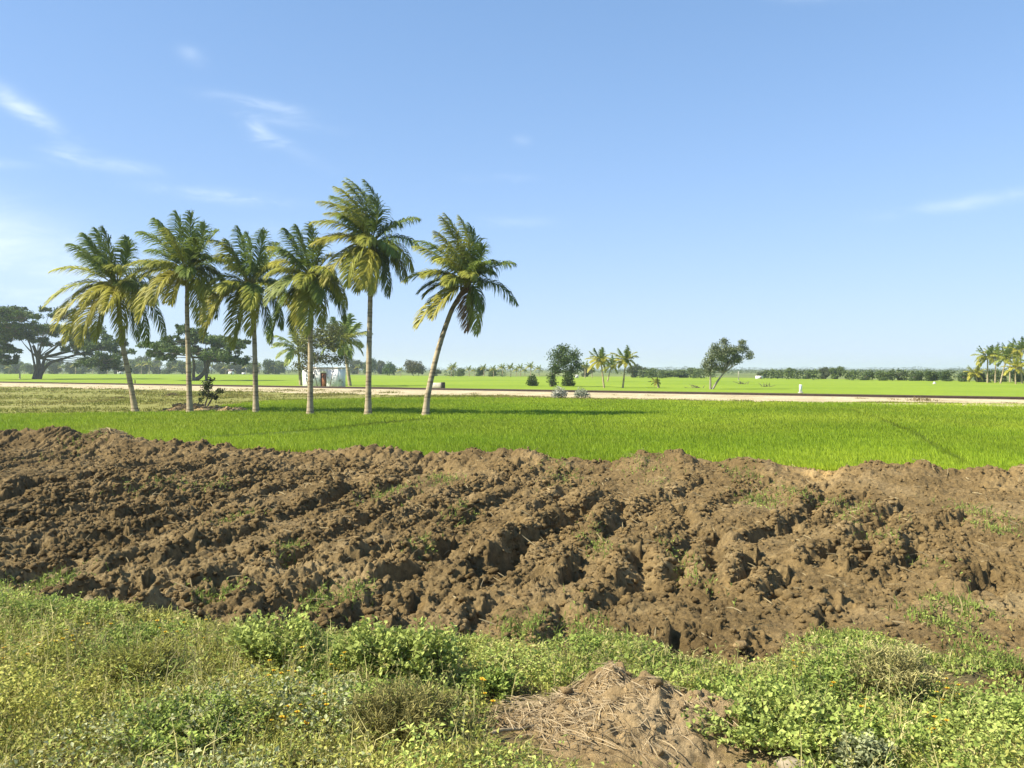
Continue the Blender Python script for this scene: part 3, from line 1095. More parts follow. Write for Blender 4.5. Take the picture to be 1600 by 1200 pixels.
# trunk line (photo pixels, foot first), crown centre, and fronds: tip offset from the crown centre and bulge, in the
# 2.727-times enlargement (right, up), how far the tip comes towards the camera in the same unit, and its colour: by age, with sunlit yellow painted in at the left
PALMS = [
    dict(foot=(211.5, 643), trunk=[(205, 606), (198, 570), (191, 537), (186, 490)], crown=(183, 447), label='windblown coconut palm leaning slightly left, first of the row beside the rain tree',
         fr=[(-70, 250, -25, 20, -10, 'g'), (0, 250, -30, 10, 30, 'g'), (45, 222, 15, 20, -40, 'g'), (62, 190, 25, 30, 20, 'g'), (-110, 222, -40, 45, 20, 'g'), (-170, 175, -30, 60, 30, 'g'), (-150, 205, -20, 40, -70, 'g'),
             (-265, 60, 0, 70, 20, 'o'), (-200, 150, -20, 50, -90, 'g'), (-275, -90, -10, 90, 60, 'o'), (-222, -190, -45, 80, 90, 'y'), (-185, -245, -50, 60, 70, 'y'), (-95, -255, -45, 50, 120, 'y'), (-60, -235, -30, 60, 60, 'o'),
             (30, -245, 15, 60, 20, 'o'), (60, -230, 35, 60, -60, 'g'), (105, -250, 50, 90, -50, 'g'), (190, -215, 60, 80, -30, 'g'), (130, -110, 60, 60, 110, 'y'), (150, 20, 20, 60, -80, 'o'), (120, 110, 30, 40, -90, 'g'), (20, -120, 40, 30, 150, 'y'), (-40, 120, 10, 20, 170, 'g'), (-130, -60, -30, 80, -160, 'o'), (90, -60, 30, 60, -190, 'g'), (70, 60, 20, 50, 150, 'o')]),
    dict(foot=(297, 645), trunk=[(295, 590), (293.5, 533), (292, 480)], crown=(293, 424), label='upright coconut palm with straight pale trunk rising from the brown earth mound',
         fr=[(-35, 255, -8, 10, 0, 'g'), (30, 248, 5, 20, 20, 'g'), (-120, 220, -20, 40, 20, 'g'), (60, 215, 30, 20, -40, 'g'), (-195, 165, -10, 60, 10, 'g'), (-70, 200, -10, 30, 90, 'g'), (-195, 100, -10, 40, -60, 'g'), (-250, 20, 0, 50, 30, 'o'),
             (-285, -60, 20, 80, 30, 'o'), (-180, -215, -40, 110, 70, 'y'), (-90, -150, -35, 60, 130, 'y'), (-45, -140, -20, 30, 60, 'y'), (55, -225, 40, 50, 20, 'o'), (100, -120, 30, 60, 60, 'o'), (140, 170, 20, 50, 10, 'g'), (160, 40, 10, 50, 40, 'o'),
             (140, -40, 20, 70, -60, 'o'), (90, 120, 20, 30, 120, 'g'), (-150, -120, -30, 80, -120, 'o'), (20, -170, 40, 50, -120, 'g'), (100, -190, 50, 70, -60, 'g'), (10, 150, 0, 20, 190, 'o'), (120, 60, 20, 50, -170, 'g'), (-40, 80, -20, 50, -200, 'g')]),
    dict(foot=(400, 645), trunk=[(399, 590), (397.5, 526), (395, 480)], crown=(392, 446), label='coconut palm third from the left of the row with yellow fronds hanging left',
         fr=[(-30, 250, -15, 10, 0, 'g'), (20, 215, 5, 10, 60, 'g'), (60, 240, 10, 20, -20, 'g'), (-85, 190, -25, 30, 30, 'o'), (-150, 190, 0, 70, 20, 'o'), (-165, -20, -20, 80, 40, 'o'), (-180, -230, -40, 110, 70, 'y'), (-150, -180, -40, 90, 120, 'y'),
             (-70, -265, -25, 50, 20, 'o'), (15, -215, 15, 40, 60, 'y'), (70, -240, 30, 60, -50, 'g'), (125, -180, 50, 70, -30, 'g'), (160, -80, 30, 70, 40, 'o'), (130, 80, 20, 60, 30, 'o'), (120, 180, 20, 40, -20, 'g'), (-60, 110, -20, 40, 150, 'o'),
             (-110, -100, -40, 70, -110, 'g'), (50, -110, 30, 50, 160, 'o'), (90, -10, 30, 50, -170, 'g'), (30, 130, 10, 30, -160, 'g'), (-130, 90, -10, 60, -130, 'g')]),
    dict(foot=(484.5, 648), trunk=[(485, 590), (485, 526), (486, 470)], crown=(488, 433), label='dark hanging coconut palm growing in front of the white hut',
         fr=[(-100, 205, -25, 30, 10, 'g'), (-40, 215, -20, 15, 30, 'g'), (10, 235, -10, 10, -20, 'g'), (-160, 125, -30, 40, 20, 'o'), (-140, 45, 0, 50, 90, 'y'), (-190, 0, -10, 60, 20, 'o'), (-180, -115, -20, 80, 50, 'p'), (-120, -80, -10, 50, 110, 'p'),
             (-200, -265, -30, 90, -60, 'g'), (-110, -215, -25, 60, -90, 'g'), (-40, -230, -15, 40, 60, 'y'), (0, -245, 5, 30, 90, 'o'), (50, -205, 20, 40, 30, 'o'), (150, -130, 30, 90, 20, 'o'), (130, -180, 40, 70, -50, 'g'), (90, 85, 20, 40, 20, 'o'),
             (60, 150, 10, 30, 60, 'g'), (110, 0, 20, 50, 120, 'o'), (-70, -120, -30, 50, -150, 'g'), (60, -90, 30, 50, -170, 'g'), (-90, 90, -20, 50, -150, 'g'), (-60, -190, -10, 40, 10, 'g')]),
    dict(foot=(575, 649), trunk=[(576, 590), (577, 533), (578.5, 470), (579, 430)], crown=(580, 380), label='tallest coconut palm of the row with crown swept left by the wind',
         fr=[(-20, 282, 30, 10, 0, 'p'), (-50, 262, 10, 20, 20, 'o'), (-100, 242, 5, 40, 10, 'o'), (-190, 172, 10, 70, 20, 'o'), (-180, 140, 10, 60, -60, 'o'), (40, 270, 30, 0, 0, 'g'), (-140, 215, 10, 50, -50, 'g'), (-235, 82, 0, 60, 30, 'o'),
             (-238, -12, 5, 60, 50, 'y'), (-190, -180, -20, 70, 60, 'y'), (-85, -190, -35, 50, 90, 'o'), (-50, -210, -20, 30, 60, 'o'), (-10, -200, -10, 20, 100, 'y'), (20, -220, 8, 20, 90, 'y'), (70, -220, 30, 50, -30, 'g'), (150, -160, 40, 70, 10, 'o'),
             (180, -120, 40, 80, 30, 'o'), (200, -10, 20, 50, 10, 'g'), (214, 105, 0, 45, 0, 'g'), (55, 190, 20, 10, 60, 'g'), (-60, 130, 0, 40, 150, 'o'), (-150, -90, -20, 60, -130, 'o'), (110, -140, 40, 60, -120, 'g'), (-90, 60, 0, 50, -180, 'g'), (80, -60, 30, 50, -190, 'g'), (30, -150, 20, 40, -140, 'g')]),
    dict(foot=(664.5, 650), trunk=[(668, 618), (675, 585), (683, 552), (693, 519), (706, 483)], crown=(730, 443), label='coconut palm with curved trunk leaning right, last of the row',
         fr=[(-50, 298, 15, 10, 0, 'o'), (20, 282, 15, 5, 20, 'o'), (45, 262, 20, 5, -20, 'g'), (-70, 282, 10, 20, 30, 'o'), (-110, 222, 0, 35, 10, 'o'), (-195, 182, 10, 60, 10, 'g'), (-200, 150, 0, 40, 60, 'o'), (-265, 10, 10, 75, 20, 'o'), (-210, -35, 0, 70, -40, 'g'),
             (-212, -185, -20, 45, 40, 'y'), (-140, -150, -20, 40, 90, 'y'), (0, -200, 10, 50, 30, 'b'), (40, -212, 28, 40, 20, 'o'), (62, -110, 20, 40, 10, 'g'), (212, -88, 20, 75, 20, 'g'), (205, 85, 10, 45, 0, 'g'), (78, 165, 25, 10, 30, 'g'),
             (80, 75, 10, 30, 110, 'g'), (-60, 140, 0, 30, 150, 'o'), (-20, 180, 0, 20, -120, 'g'), (-90, -20, -20, 50, -170, 'g'), (-100, 80, 0, 50, 140, 'o')]),
]


def build_palm(i, spec):
    z0 = -.05
    foot = G(*spec['foot'])
    Y = foot[1]
    base = np.array([foot[0], foot[1], z0])
    root = thing('coconut_palm', base, spec['label'], 'palm tree', 'coconut palms in a row at the edge of the paddy')
    line = [np.array([foot[0], Y, z0])] + [at(px, py, Y) for px, py in spec['trunk']] + [at(*spec['crown'], Y)]
    line = np.array(line)
    # smooth the trunk
    u = np.concatenate([[0], np.cumsum(np.linalg.norm(np.diff(line, axis=0), axis=1))])
    uu = np.linspace(0, u[-1], 46)
    pts = np.stack([np.interp(uu, u, line[:, k]) for k in range(3)], 1)
    for _ in range(4):
        pts[1:-1] = (pts[:-2] + 2 * pts[1:-1] + pts[2:]) / 4
    f = uu / u[-1]
    rad = .132 - .042 * f + .070 * np.exp(-f * 20)
    rad = rad * (1 + .035 * np.sin(np.arange(46) * 2.4))
    g = Geo()
    g.tube(pts - base, rad, 10)
    g.build('trunk', M_PALMBARK, root, True)
    c = at(*spec['crown'], Y)
    m = Y / FPX / 2.727
    for k, (dx, dy, bx, by, toward, tn) in enumerate(spec['fr']):
        g = Geo()
        T = c + np.array([dx * m, -toward * m * 1.15, dy * m])
        Bp = c + np.array([dx * m * .03, -toward * m * .05, .02 + dy * m * .02])
        bl = np.array([bx * m, -toward * m * .2, by * m * 1.1])
        L = np.linalg.norm(T - Bp)
        c0, c1 = TONES[tn]
        jit = rng.uniform(.85, 1.2)
        frond_geo(g, Bp - base, T - base, bl, np.array(c0) * jit, np.array(c1) * jit, 1000 * i + k, leaf_len=.76 + .07 * L, pairs=int(34 + 13 * L), w_leaf=.035, droop=.75,
                  bend=(.45, .22, .3, .35, .85, .5)[i] * np.array([-.42 - .15 * rng.uniform(), rng.normal(0, .1), -.06]) * L * max(0, dy / (abs(dx) + abs(dy) + 60)) ** 1.5)
        g.build('frond', M_FROND, root)
    for k in range(8):
        a = k * 2.4 + i
        lift = rng.uniform(-.75, .75)
        hz = math.sqrt(1 - lift * lift)
        T = c + 2.15 * np.array([math.cos(a) * hz * .8 - .12, math.sin(a) * hz, lift * .8 - .05])
        c0, c1 = TONES['g' if math.cos(a) > .3 or lift > .3 else ('y' if lift < -.3 and k % 2 else 'o')]  # hanging fronds yellow with age; the right side is painted darker for shade
        g = Geo()
        frond_geo(g, c - base, T - base, (math.cos(a) * .3, math.sin(a) * .3, .55), c0, c1, 7000 + 100 * i + k, leaf_len=.78, pairs=62, w_leaf=.040, droop=.8)
        g.build('frond', M_FROND, root)
    # fibrous heart where the leaf bases meet
    g = Geo()
    for a in np.arange(0, 6.28, .52):
        d = np.array([math.cos(a), math.sin(a), .9])
        g.tube([c - base + np.array([0, 0, -.25]), c - base + d * .18, c - base + d * .34], [.09, .06, .025], 6)
    g.build('crown_shaft', M_NUT, root, True)
    for k in range(4 + i % 3):
        a = rng.uniform(0, 6.28)
        p = c - base + np.array([math.cos(a) * .24, -abs(math.sin(a)) * .22, -.28 + rng.uniform(-.1, .08)])
        v = ICO_V * np.array([.085, .085, .11]) + p
        make_mesh('coconut', v, None, ICO_F, M_NUT, None, True, root)
    return root


for i, s in enumerate(PALMS):
    build_palm(i, s)


# ------------------------------------------------------------------ other palms: by the hut, beyond the railway, the grove
def simple_palm(name, foot_px, crown_px, reach_px, label, group=None, n_fr=18, tones='gooyp', as_parts=True, wind=-.4, lean=0, Y=None, pairs=30):
    foot = G(*foot_px) if Y is None else np.array([at(foot_px[0], foot_px[1], Y)[0], Y, -.05])
    Y = foot[1]
    base = np.array([foot[0], Y, -.05])
    root = thing(name, base, label, 'palm tree', group)
    c = at(*crown_px, Y) - base
    reach = reach_px / FPX * Y
    mid = c * .5 + np.array([lean * reach, 0, 0])
    g = Geo()
    s = np.linspace(0, 1, 10)[:, None]
    rr = max(.09, reach * .055)
    g.tube((1 - s) ** 2 * np.zeros(3) + 2 * s * (1 - s) * mid + s ** 2 * c, np.linspace(rr * 1.2, rr * .75, 10), 7)
    g.build('trunk', M_PALMBARK, root, True)
    rest = Geo()
    for k in range(n_fr):
        a = k * 2.4 + rng.uniform(-.3, .3)
        lift = 1 - 1.75 * (k / (n_fr - 1)) + rng.uniform(-.12, .12)      # young leaves stand, old leaves hang
        hor = math.sqrt(max(.05, 1 - min(1, abs(lift)) ** 2)) if lift > 0 else .75
        T = c + reach * np.array([math.cos(a) * hor + wind * .35, math.sin(a) * hor, max(-.95, lift) * .92])
        bl = np.array([math.cos(a) * .12, math.sin(a) * .12, .22 if lift < .6 else .05]) * reach
        tn = tones[min(len(tones) - 1, int(len(tones) * k / n_fr))]
        c0, c1 = TONES[tn]
        jit = rng.uniform(.85, 1.2)
        g = Geo() if as_parts else rest
        frond_geo(g, c, T, bl, np.array(c0) * jit, np.array(c1) * jit, int(rng.integers(1e6)), leaf_len=reach * .34, pairs=pairs, wind=(wind, 0, 0), w_leaf=max(.045, reach * .036))
        if as_parts:
            g.build('frond', M_FROND, root)
    if not as_parts:
        rest.build('crown', M_FROND, root)
    return root


simple_palm('coconut_palm', (547, 603), (537, 532), 46, 'coconut palm standing behind the white hut, its fronds spread right above the roof', n_fr=20, tones='ggooog', wind=-.1)
simple_palm('coconut_palm', (470, 602), (466, 545), 40, 'pale drooping palm beside the left end of the white hut', n_fr=16, tones='opppp', wind=-.2)
simple_palm('coconut_palm', (944, 606), (939, 564), 23, 'small yellow-green palm beyond the railway, next to the round dark tree', 'small palms beyond the railway', 18, 'goyyyy')
simple_palm('coconut_palm', (973, 606), (978, 563), 24, 'small palm with a drooping orange frond on its trunk, beyond the railway', 'small palms beyond the railway', 18, 'googyy')
simple_palm('coconut_palm', (949, 596), (955, 572), 17, 'shaded small palm between and behind the two yellow-green palms', 'small palms beyond the railway', 15, 'gggoo', as_parts=False)
simple_palm('palm_seedling', (1029, 606), (1027, 598), 11, 'knee-high yellow palm seedling bent by wind beside the railway', n_fr=9, tones='yyoy', wind=-.9, as_parts=False)
grove = [((1527, 597), (1525, 584), 13, 'low yellowish palm at the outer edge of the grove', 'oyyy'), ((1543, 598), (1543, 558), 17, 'outermost tall palm of the grove with pale trunk', 'ggooy'), ((1555, 598), (1556, 556), 16, 'yellow-fronded tall palm second into the grove', 'goyyo'),
         ((1563, 599), (1572, 560), 16, 'tall palm leaning right inside the grove', 'ggoop'), ((1578, 597), (1578, 551), 15, 'dark tall palm rising in the middle of the grove', 'ggoo'), ((1587, 600), (1586, 575), 15, 'shorter bright yellow palm at the foot of the grove', 'oyyyy'),
         ((1597, 599), (1594, 548), 18, 'tallest palm of the grove, cut by the picture edge', 'ggoyy'), ((1612, 600), (1610, 570), 17, 'palm of the grove mostly past the picture edge', 'ggooy')]
for f, c, r_, lab, tn in grove:
    simple_palm('coconut_palm', f, c, r_ * 1.3, lab, 'palms of the far grove', 20, tn, as_parts=False, wind=-.25, pairs=22)


# ------------------------------------------------------------------ broad-leaved trees
def leaf_pad(g, c, r, n, size, c_lo, c_hi, shell=.55, down=.0):
    """one clump of leaves filling an ellipsoid, thinner at the heart"""
    d = rand_dirs(n)
    rad = (shell + (1 - shell) * rng.uniform(0, 1, n)) ** 1.0
    wob = .75 + .5 * fbm(d[:, 0] * 2.2 + c[0], d[:, 1] * 2.2 + d[:, 2] * 2.2 + c[1], 3, int(rng.integers(9999)))
    p = np.asarray(c) + d * np.asarray(r) * (rad * wob)[:, None]
    dirs = rand_dirs(n) + np.array([0, 0, -down])
    col = tone_mix(c_lo, c_hi, np.clip(rng.normal(.5, .28, n), 0, 1))
    s = size * rng.uniform(.6, 1.4, n)
    leaves(g, p, dirs, s * 1.3, s * .8, col)


def limb(g, a, b, ra, rb, sag=.12, sides=6, n=7):
    a, b = np.asarray(a, float), np.asarray(b, float)
    s = np.linspace(0, 1, n)[:, None]
    L = np.linalg.norm(b - a)
    mid = (a + b) / 2 + rng.normal(0, L * sag, 3) * np.array([1, 1, .6])
    g.tube((1 - s) ** 2 * a + 2 * s * (1 - s) * mid + s ** 2 * b, np.linspace(ra, rb, n), sides)


def rain_tree(foot_px, Y, fork_px, pads, trunk_lines, label, c_lo, c_hi, sy=1.0, depth=1.0):
    """flat-topped spreading tree: pads = photo (x, y, half width, half height)"""
    m = Y / FPX
    foot = at(foot_px[0], foot_px[1], Y)
    base = np.array([foot[0], Y, -.05])
    root = thing('rain_tree', base, label, 'tree', 'rain trees beyond the railway')
    cr, br = Geo(), Geo()
    fork = at(*fork_px, Y) - base
    for pl, ra, rb in trunk_lines:
        pts = np.array([at(a, b, Y) - base for a, b in pl])
        pts[0][2] = min(pts[0][2], 0)
        u = np.linspace(0, 1, len(pts))
        uu = np.linspace(0, 1, 14)
        ps = np.stack([np.interp(uu, u, pts[:, k]) for k in range(3)], 1)
        for _ in range(2):
            ps[1:-1] = (ps[:-2] + 2 * ps[1:-1] + ps[2:]) / 4
        br.tube(ps, np.linspace(ra, rb, 14), 8)
    for (px, py, hw, hh) in pads:
        for rep in range(2):
            dy = 0 if rep == 0 else rng.choice([-1, 1]) * rng.uniform(.5, 1.0)
            c = at(px, py, Y) - base + np.array([rng.normal(0, .4), dy * hw * m * 2.2 * depth + rng.normal(0, .8), rng.normal(0, .25) - abs(dy) * .6])
            r = np.array([hw * m, hw * m * .9, hh * m * 1.25]) * rng.uniform(.85, 1.05)
            for q in range(8):
                dd = rand_dirs(1, -.35, .75)[0]
                cc = c + dd * r * np.array([.85, .85, .8])
                r2 = np.array([r[0] * .38, r[1] * .38, r[2] * .42]) * rng.uniform(.6, 1.3)
                leaf_pad(cr, cc, r2, int(60 + 75 * r2[0] * r2[1]), .30, c_lo, c_hi, .25)
                limb(br, c + np.array([0, 0, -r[2] * .4]), cc, .05, .015, .1, 5, 4)
            if rep == 0:
                limb(br, fork + rng.normal(0, .12, 3), c + np.array([0, 0, -r[2] * .4]), .11, .04, .14, n=10)
                first = c + np.array([0, 0, -r[2] * .4])
            else:
                limb(br, first, c + np.array([0, 0, -r[2] * .4]), .05, .03, .1)
            for q in range(3):
                e = c + rand_dirs(1)[0] * r * np.array([.8, .8, .3])
                limb(br, c + np.array([0, 0, -r[2] * .4]), e, .05, .015, .1, 5, 4)
    br.build('trunk', M_BARK, root, True)
    cr.build('crown', M_LEAF, root)
    return root


def z6(lst):
    return [(a / 4, 460 + b / 4, w / 4, h / 4) for a, b, w, h in lst]


DK = ((.055, .095, .020), (.15, .21, .045))
rain_tree((57, 592), 190, (60, 560), z6([(300, 92, 62, 26), (390, 125, 80, 32), (180, 235, 100, 32), (270, 195, 105, 34), (150, 265, 70, 24), (340, 215, 90, 32), (440, 250, 90, 40), (540, 320, 110, 36), (640, 320, 90, 40), (650, 420, 90, 38),
                                          (570, 425, 70, 30), (730, 375, 80, 34), (470, 360, 60, 20), (240, 290, 70, 20), (520, 220, 70, 30), (600, 260, 70, 30), (120, 200, 50, 22), (690, 300, 60, 30), (700, 440, 50, 26)]),
          [([(55, 592), (57, 583), (61, 572), (59, 558), (52, 540)], .7, .3), ([(60, 572), (75, 566), (95, 562), (125, 552), (160, 545)], .38, .12), ([(62, 570), (70, 555), (85, 545), (100, 530)], .42, .12), ([(59, 560), (62, 545), (70, 528)], .36, .1), ([(58, 556), (48, 540), (40, 525)], .25, .1)],
          'broad spreading dark rain tree with crooked trunk, beyond the railway', *DK)
rain_tree((-42, 592), 185, (-40, 560), z6([(60, 100, 120, 34), (160, 135, 75, 30), (50, 165, 110, 32), (130, 190, 70, 24), (30, 225, 80, 26), (20, 300, 60, 22), (90, 335, 46, 18), (10, 385, 46, 22), (40, 420, 36, 20), (-120, 120, 130, 40), (-250, 160, 120, 40), (-150, 220, 110, 36), (-300, 260, 90, 34), (20, 350, 60, 20), (-60, 300, 70, 26)]),
          [([(-42, 592), (-41, 575), (-43, 560), (-38, 540)], .9, .35), ([(-42, 562), (-25, 545), (0, 530), (20, 520)], .4, .1), ([(-43, 560), (-70, 540), (-90, 520)], .4, .12)],
          'dense dark rain tree whose crown is cut by the picture edge', *DK)
rain_tree((303, 593), 165, (322, 561), z6([(1140, 205, 44, 13), (1000, 318, 92, 22), (940, 360, 50, 13), (1090, 285, 90, 26), (1200, 245, 95, 34), (1280, 285, 110, 36), (1370, 290, 100, 30), (1250, 350, 100, 28), (1400, 375, 100, 34), (1480, 405, 62, 28), (1510, 310, 52, 17), (1050, 385, 50, 14), (1330, 400, 70, 24), (1440, 330, 80, 26), (1150, 330, 70, 20), (1060, 345, 60, 16)]),
          [([(303, 594), (315, 588), (323, 575), (324, 560), (320, 545)], .42, .2), ([(303, 594), (302, 585), (304, 570), (300, 555), (294, 548)], .34, .12), ([(322, 567), (328, 558), (337, 550), (350, 545)], .22, .08), ([(322, 560), (318, 550), (308, 541), (290, 537)], .2, .06)],
          'layered flat-topped rain tree with curved stems between two palm trunks', *DK)


def broad_tree(name, foot_px, pads, label, c_lo, c_hi, stems=None, group=None, Y=None, leaf=.16, dens=1.0, bark=None, cat='tree', shell=.4, rad=.12, back=0.0):
    foot = G(*foot_px) if Y is None else np.array([at(foot_px[0], foot_px[1], Y)[0], Y, -.05])
    Y = foot[1]
    m = Y / FPX
    base = np.array([foot[0], Y, -.05])
    root = thing(name, base, label, cat, group)
    cr, br = Geo(), Geo()
    top = np.mean([at(p[0], p[1], Y) - base for p in pads], axis=0)
    if stems is None:
        stems = [[foot_px, ((foot_px[0] * .6 + pads[0][0] * .4), foot_px[1] - 6), (pads[0][0], pads[0][1] + pads[0][3] * .3)]]
    fork = None
    for st in stems:
        pts = np.array([at(a, b, Y) - base for a, b in st])
        pts[0][2] = 0 if pts[0][2] < .4 else pts[0][2]
        u = np.linspace(0, 1, len(pts))
        uu = np.linspace(0, 1, 12)
        ps = np.stack([np.interp(uu, u, pts[:, k]) for k in range(3)], 1)
        for _ in range(2):
            ps[1:-1] = (ps[:-2] + 2 * ps[1:-1] + ps[2:]) / 4
        if fork is not None:                       # a second stem is a part of its own
            s2 = Geo()
            s2.tube(ps, np.linspace(rad, rad * .45, 12), 7)
            s2.build('trunk', bark or M_BARK, root, True)
            continue
        br.tube(ps, np.linspace(rad, rad * .45, 12), 7)
        fork = ps[7]
    for (px, py, hw, hh) in pads:
        c = at(px, py, Y) - base + np.array([0, back + rng.normal(0, hw * m * .5), 0])
        r = np.array([hw, hw * .95, hh]) * m
        n = int((60 + 1.4 * (r[0] * r[2]) / leaf ** 2 * 15.0) * dens)
        leaf_pad(cr, c, r, min(n, 9000), leaf, c_lo, c_hi, shell)
        limb(br, fork, c, rad * .4, rad * .12, .12)
        for q in range(4):
            limb(br, c, c + rand_dirs(1, -.2, 1)[0] * r * .9, rad * .14, rad * .04, .12, 5, 4)
    br.build('trunk', bark or M_BARK, root, True)
    cr.build('crown', M_LEAF, root)
    return root


MIDG = ((.055, .095, .022), (.115, .165, .04))
LITE = ((.075, .120, .022), (.130, .180, .040))
OLV = ((.085, .095, .030), (.150, .150, .050))
GREY = ((.11, .13, .07), (.22, .24, .15))
broad_tree('leafy_tree', (492, 603), [(500, 520, 26, 22), (480, 530, 24, 20), (520, 515, 18, 16), (503, 561, 24, 10), (525, 562, 16, 8), (484, 558, 20, 12), (470, 550, 16, 12), (462, 572, 16, 10), (510, 540, 18, 12)],
           'bushy tree with crooked stems shading the front of the white hut', OLV[0], (.16, .18, .045), [[(483, 604), (477, 590), (479, 575), (488, 555)], [(496, 604), (493, 590), (489, 575), (498, 555)], [(515, 604), (518, 590), (522, 578), (512, 555)]], Y=101, leaf=.17, dens=.5, rad=.05, back=2.6)
broad_tree('round_tree', (864, 604), [(873, 558, 20, 20), (868, 575, 14, 12), (884, 565, 18, 18), (897, 556, 12, 14), (902, 572, 10, 12), (862, 590, 9, 12), (865, 599, 8, 6), (880, 545, 14, 9), (893, 580, 12, 10)], 'rounded dark green tree standing just beyond the railway', *MIDG, [[(864, 605), (865, 590), (872, 565)], [(861, 605), (862, 590), (866, 570)]], leaf=.15, dens=.6, shell=.12)
broad_tree('leaning_tree', (1111, 608), [(1110, 562, 11, 14), (1118, 545, 13, 10), (1131, 534, 8, 8), (1126, 558, 14, 10), (1145, 548, 14, 9), (1160, 545, 13, 9), (1170, 555, 8, 9), (1108, 580, 9, 9), (1140, 566, 12, 8), (1118, 572, 10, 8), (1152, 560, 10, 7), (1128, 576, 8, 6), (1160, 535, 8, 5), (1137, 548, 14, 12), (1150, 562, 13, 9), (1122, 554, 14, 13), (1104, 571, 9, 12)],
           'thin-leaved tree leaning right on two pale stems, alone beyond the railway', (.13, .16, .075), (.22, .25, .125), [[(1113, 608), (1122, 594), (1132, 582), (1142, 562)], [(1110, 608), (1110, 592), (1111, 575)]], leaf=.12, dens=.75, bark=M_PALEBARK, shell=.15)
broad_tree('small_shrub', (832, 603), [(832, 593, 8, 8), (829, 599, 7, 6), (836, 600, 6, 5)], 'small ragged green shrub left of the rounded dark tree', *MIDG, leaf=.14, cat='shrub')
broad_tree('small_shrub', (888, 603), [(888, 590, 10, 11), (885, 599, 9, 6), (892, 600, 8, 5)], 'ragged green shrub at the right foot of the rounded dark tree', *MIDG, leaf=.14, cat='shrub')
broad_tree('silver_shrub', (872, 623), [(873, 612, 11, 9), (868, 617, 8, 6), (880, 616, 8, 6)], 'silvery grey shrub on the ballast slope, the paler of the pair', (.34, .35, .27), (.55, .55, .46), group='silver shrubs on the ballast', leaf=.07, dens=.6, cat='shrub', rad=.03)
broad_tree('silver_shrub', (909, 623), [(908, 613, 11, 8), (915, 617, 7, 5), (902, 617, 7, 5)], 'greener silvery shrub on the ballast slope, right of its pale twin', (.26, .30, .19), (.44, .46, .34), group='silver shrubs on the ballast', leaf=.07, dens=.6, cat='shrub', rad=.03)
broad_tree('mound_shrub', (320, 637), [(324, 602, 11, 9), (328, 594, 7, 6), (345, 611, 10, 5), (318, 615, 8, 7), (330, 618, 7, 6), (312, 625, 5, 4), (336, 622, 5, 4), (322, 608, 9, 8)], 'thin ragged shrub with bent stem behind the brown earth mound', (.05, .07, .02), (.10, .115, .035), [[(319, 638), (322, 627), (327, 616), (324, 602)], [(322, 628), (334, 618), (345, 611)]], leaf=.09, dens=.5, cat='shrub', rad=.05, shell=.1)
broad_tree('pale_tree', (608, 587), [(608, 575, 9, 10), (604, 579, 7, 7), (613, 578, 7, 8)], 'light green round tree far across the paddy, beside the brownish tree', (.085, .15, .04), (.13, .20, .06), Y=290, leaf=.4)
broad_tree('brown_tree', (646, 587), [(640, 570, 10, 8), (650, 574, 12, 10), (644, 578, 10, 7), (657, 577, 8, 7)], 'brownish green wide tree far across the paddy', (.085, .085, .035), (.14, .13, .05), Y=280, leaf=.4)


def dry_bush(px, py, w, label):
    c = G(px, py)
    root = thing('fallen_branch', (c[0], c[1], -.03), label, 'branch', 'dry branches beside the railway')
    g = Geo()
    s = w / FPX * c[1]
    for k in range(9):
        a = np.array([rng.normal(0, s * .3), rng.normal(0, s * .2), .02])
        limb(g, a, a + np.array([rng.normal(0, s * .5), rng.normal(0, s * .2), rng.uniform(.1, .5)]), .05, .015, .15, 5, 5)
    g.build('twigs', M_BARK, root)


for px, py, w, lab in [(1093, 606, 20, 'heap of dry branches left of the leaning tree'), (1160, 600, 12, 'single crooked dry branch right of the leaning tree'), (1196, 604, 14, 'low tangle of dry brown twigs in the far paddy')]:
    dry_bush(px, py, w, lab)


# ------------------------------------------------------------------ far trees
def far_templates():
    temps = []
    for k, (lo, hi) in enumerate([MIDG, ((.045, .065, .025), (.08, .10, .04)), LITE]):
        temps.append((lo, hi))
    return temps


far_lists = {
    # px, foot y, distance, half width px, height px, tone
    'left': [(8, 30, 18), (25, 24, 15), (48, 26, 13), (85, 28, 17), (110, 24, 14), (130, 30, 19), (155, 26, 18), (180, 24, 16), (212, 24, 19), (226, 22, 23), (240, 26, 17), (262, 28, 18), (285, 24, 16), (310, 30, 17), (345, 26, 14), (372, 28, 16), (395, 24, 15), (418, 22, 18), (436, 24, 16), (556, 26, 18), (575, 24, 19), (592, 20, 16)],
    'right': [(1018, 24, 11), (1040, 26, 9), (1062, 30, 10), (1085, 26, 12), (1195, 16, 9), (1212, 18, 10), (1236, 16, 13), (1262, 24, 11), (1290, 20, 14), (1308, 22, 15), (1330, 20, 10), (1352, 24, 11), (1380, 26, 12), (1405, 22, 10), (1428, 24, 11), (1455, 26, 12), (1480, 22, 13), (1505, 24, 13), (1535, 26, 12), (1562, 24, 14), (1590, 26, 14), (680, 16, 9), (720, 14, 10), (748, 16, 11), (770, 14, 10), (918, 20, 14), (990, 18, 16), (1005, 16, 13)]}


def far_tree_proto(lo, hi, seed):
    root = thing('far_tree', (0, 0, 0), 'x', 'tree')
    cr, br = Geo(), Geo()
    for k in range(7):
        c = np.array([rng.normal(0, .32), rng.normal(0, .32), .16 + .64 * (k / 6.0) ** .8])
        leaf_pad(cr, c, np.array([.36, .36, .22]), 420, .075, lo, hi, .5)
        limb(br, (0, 0, .25), c, .04, .01, .08, 5, 5)
    br.tube([(0, 0, -.02), (.02, 0, .2), (0, 0, .45)], [.07, .05, .04], 7)
    br.build('trunk', M_BARK, root, True)
    cr.build('crown', M_LEAF, root)
    return root


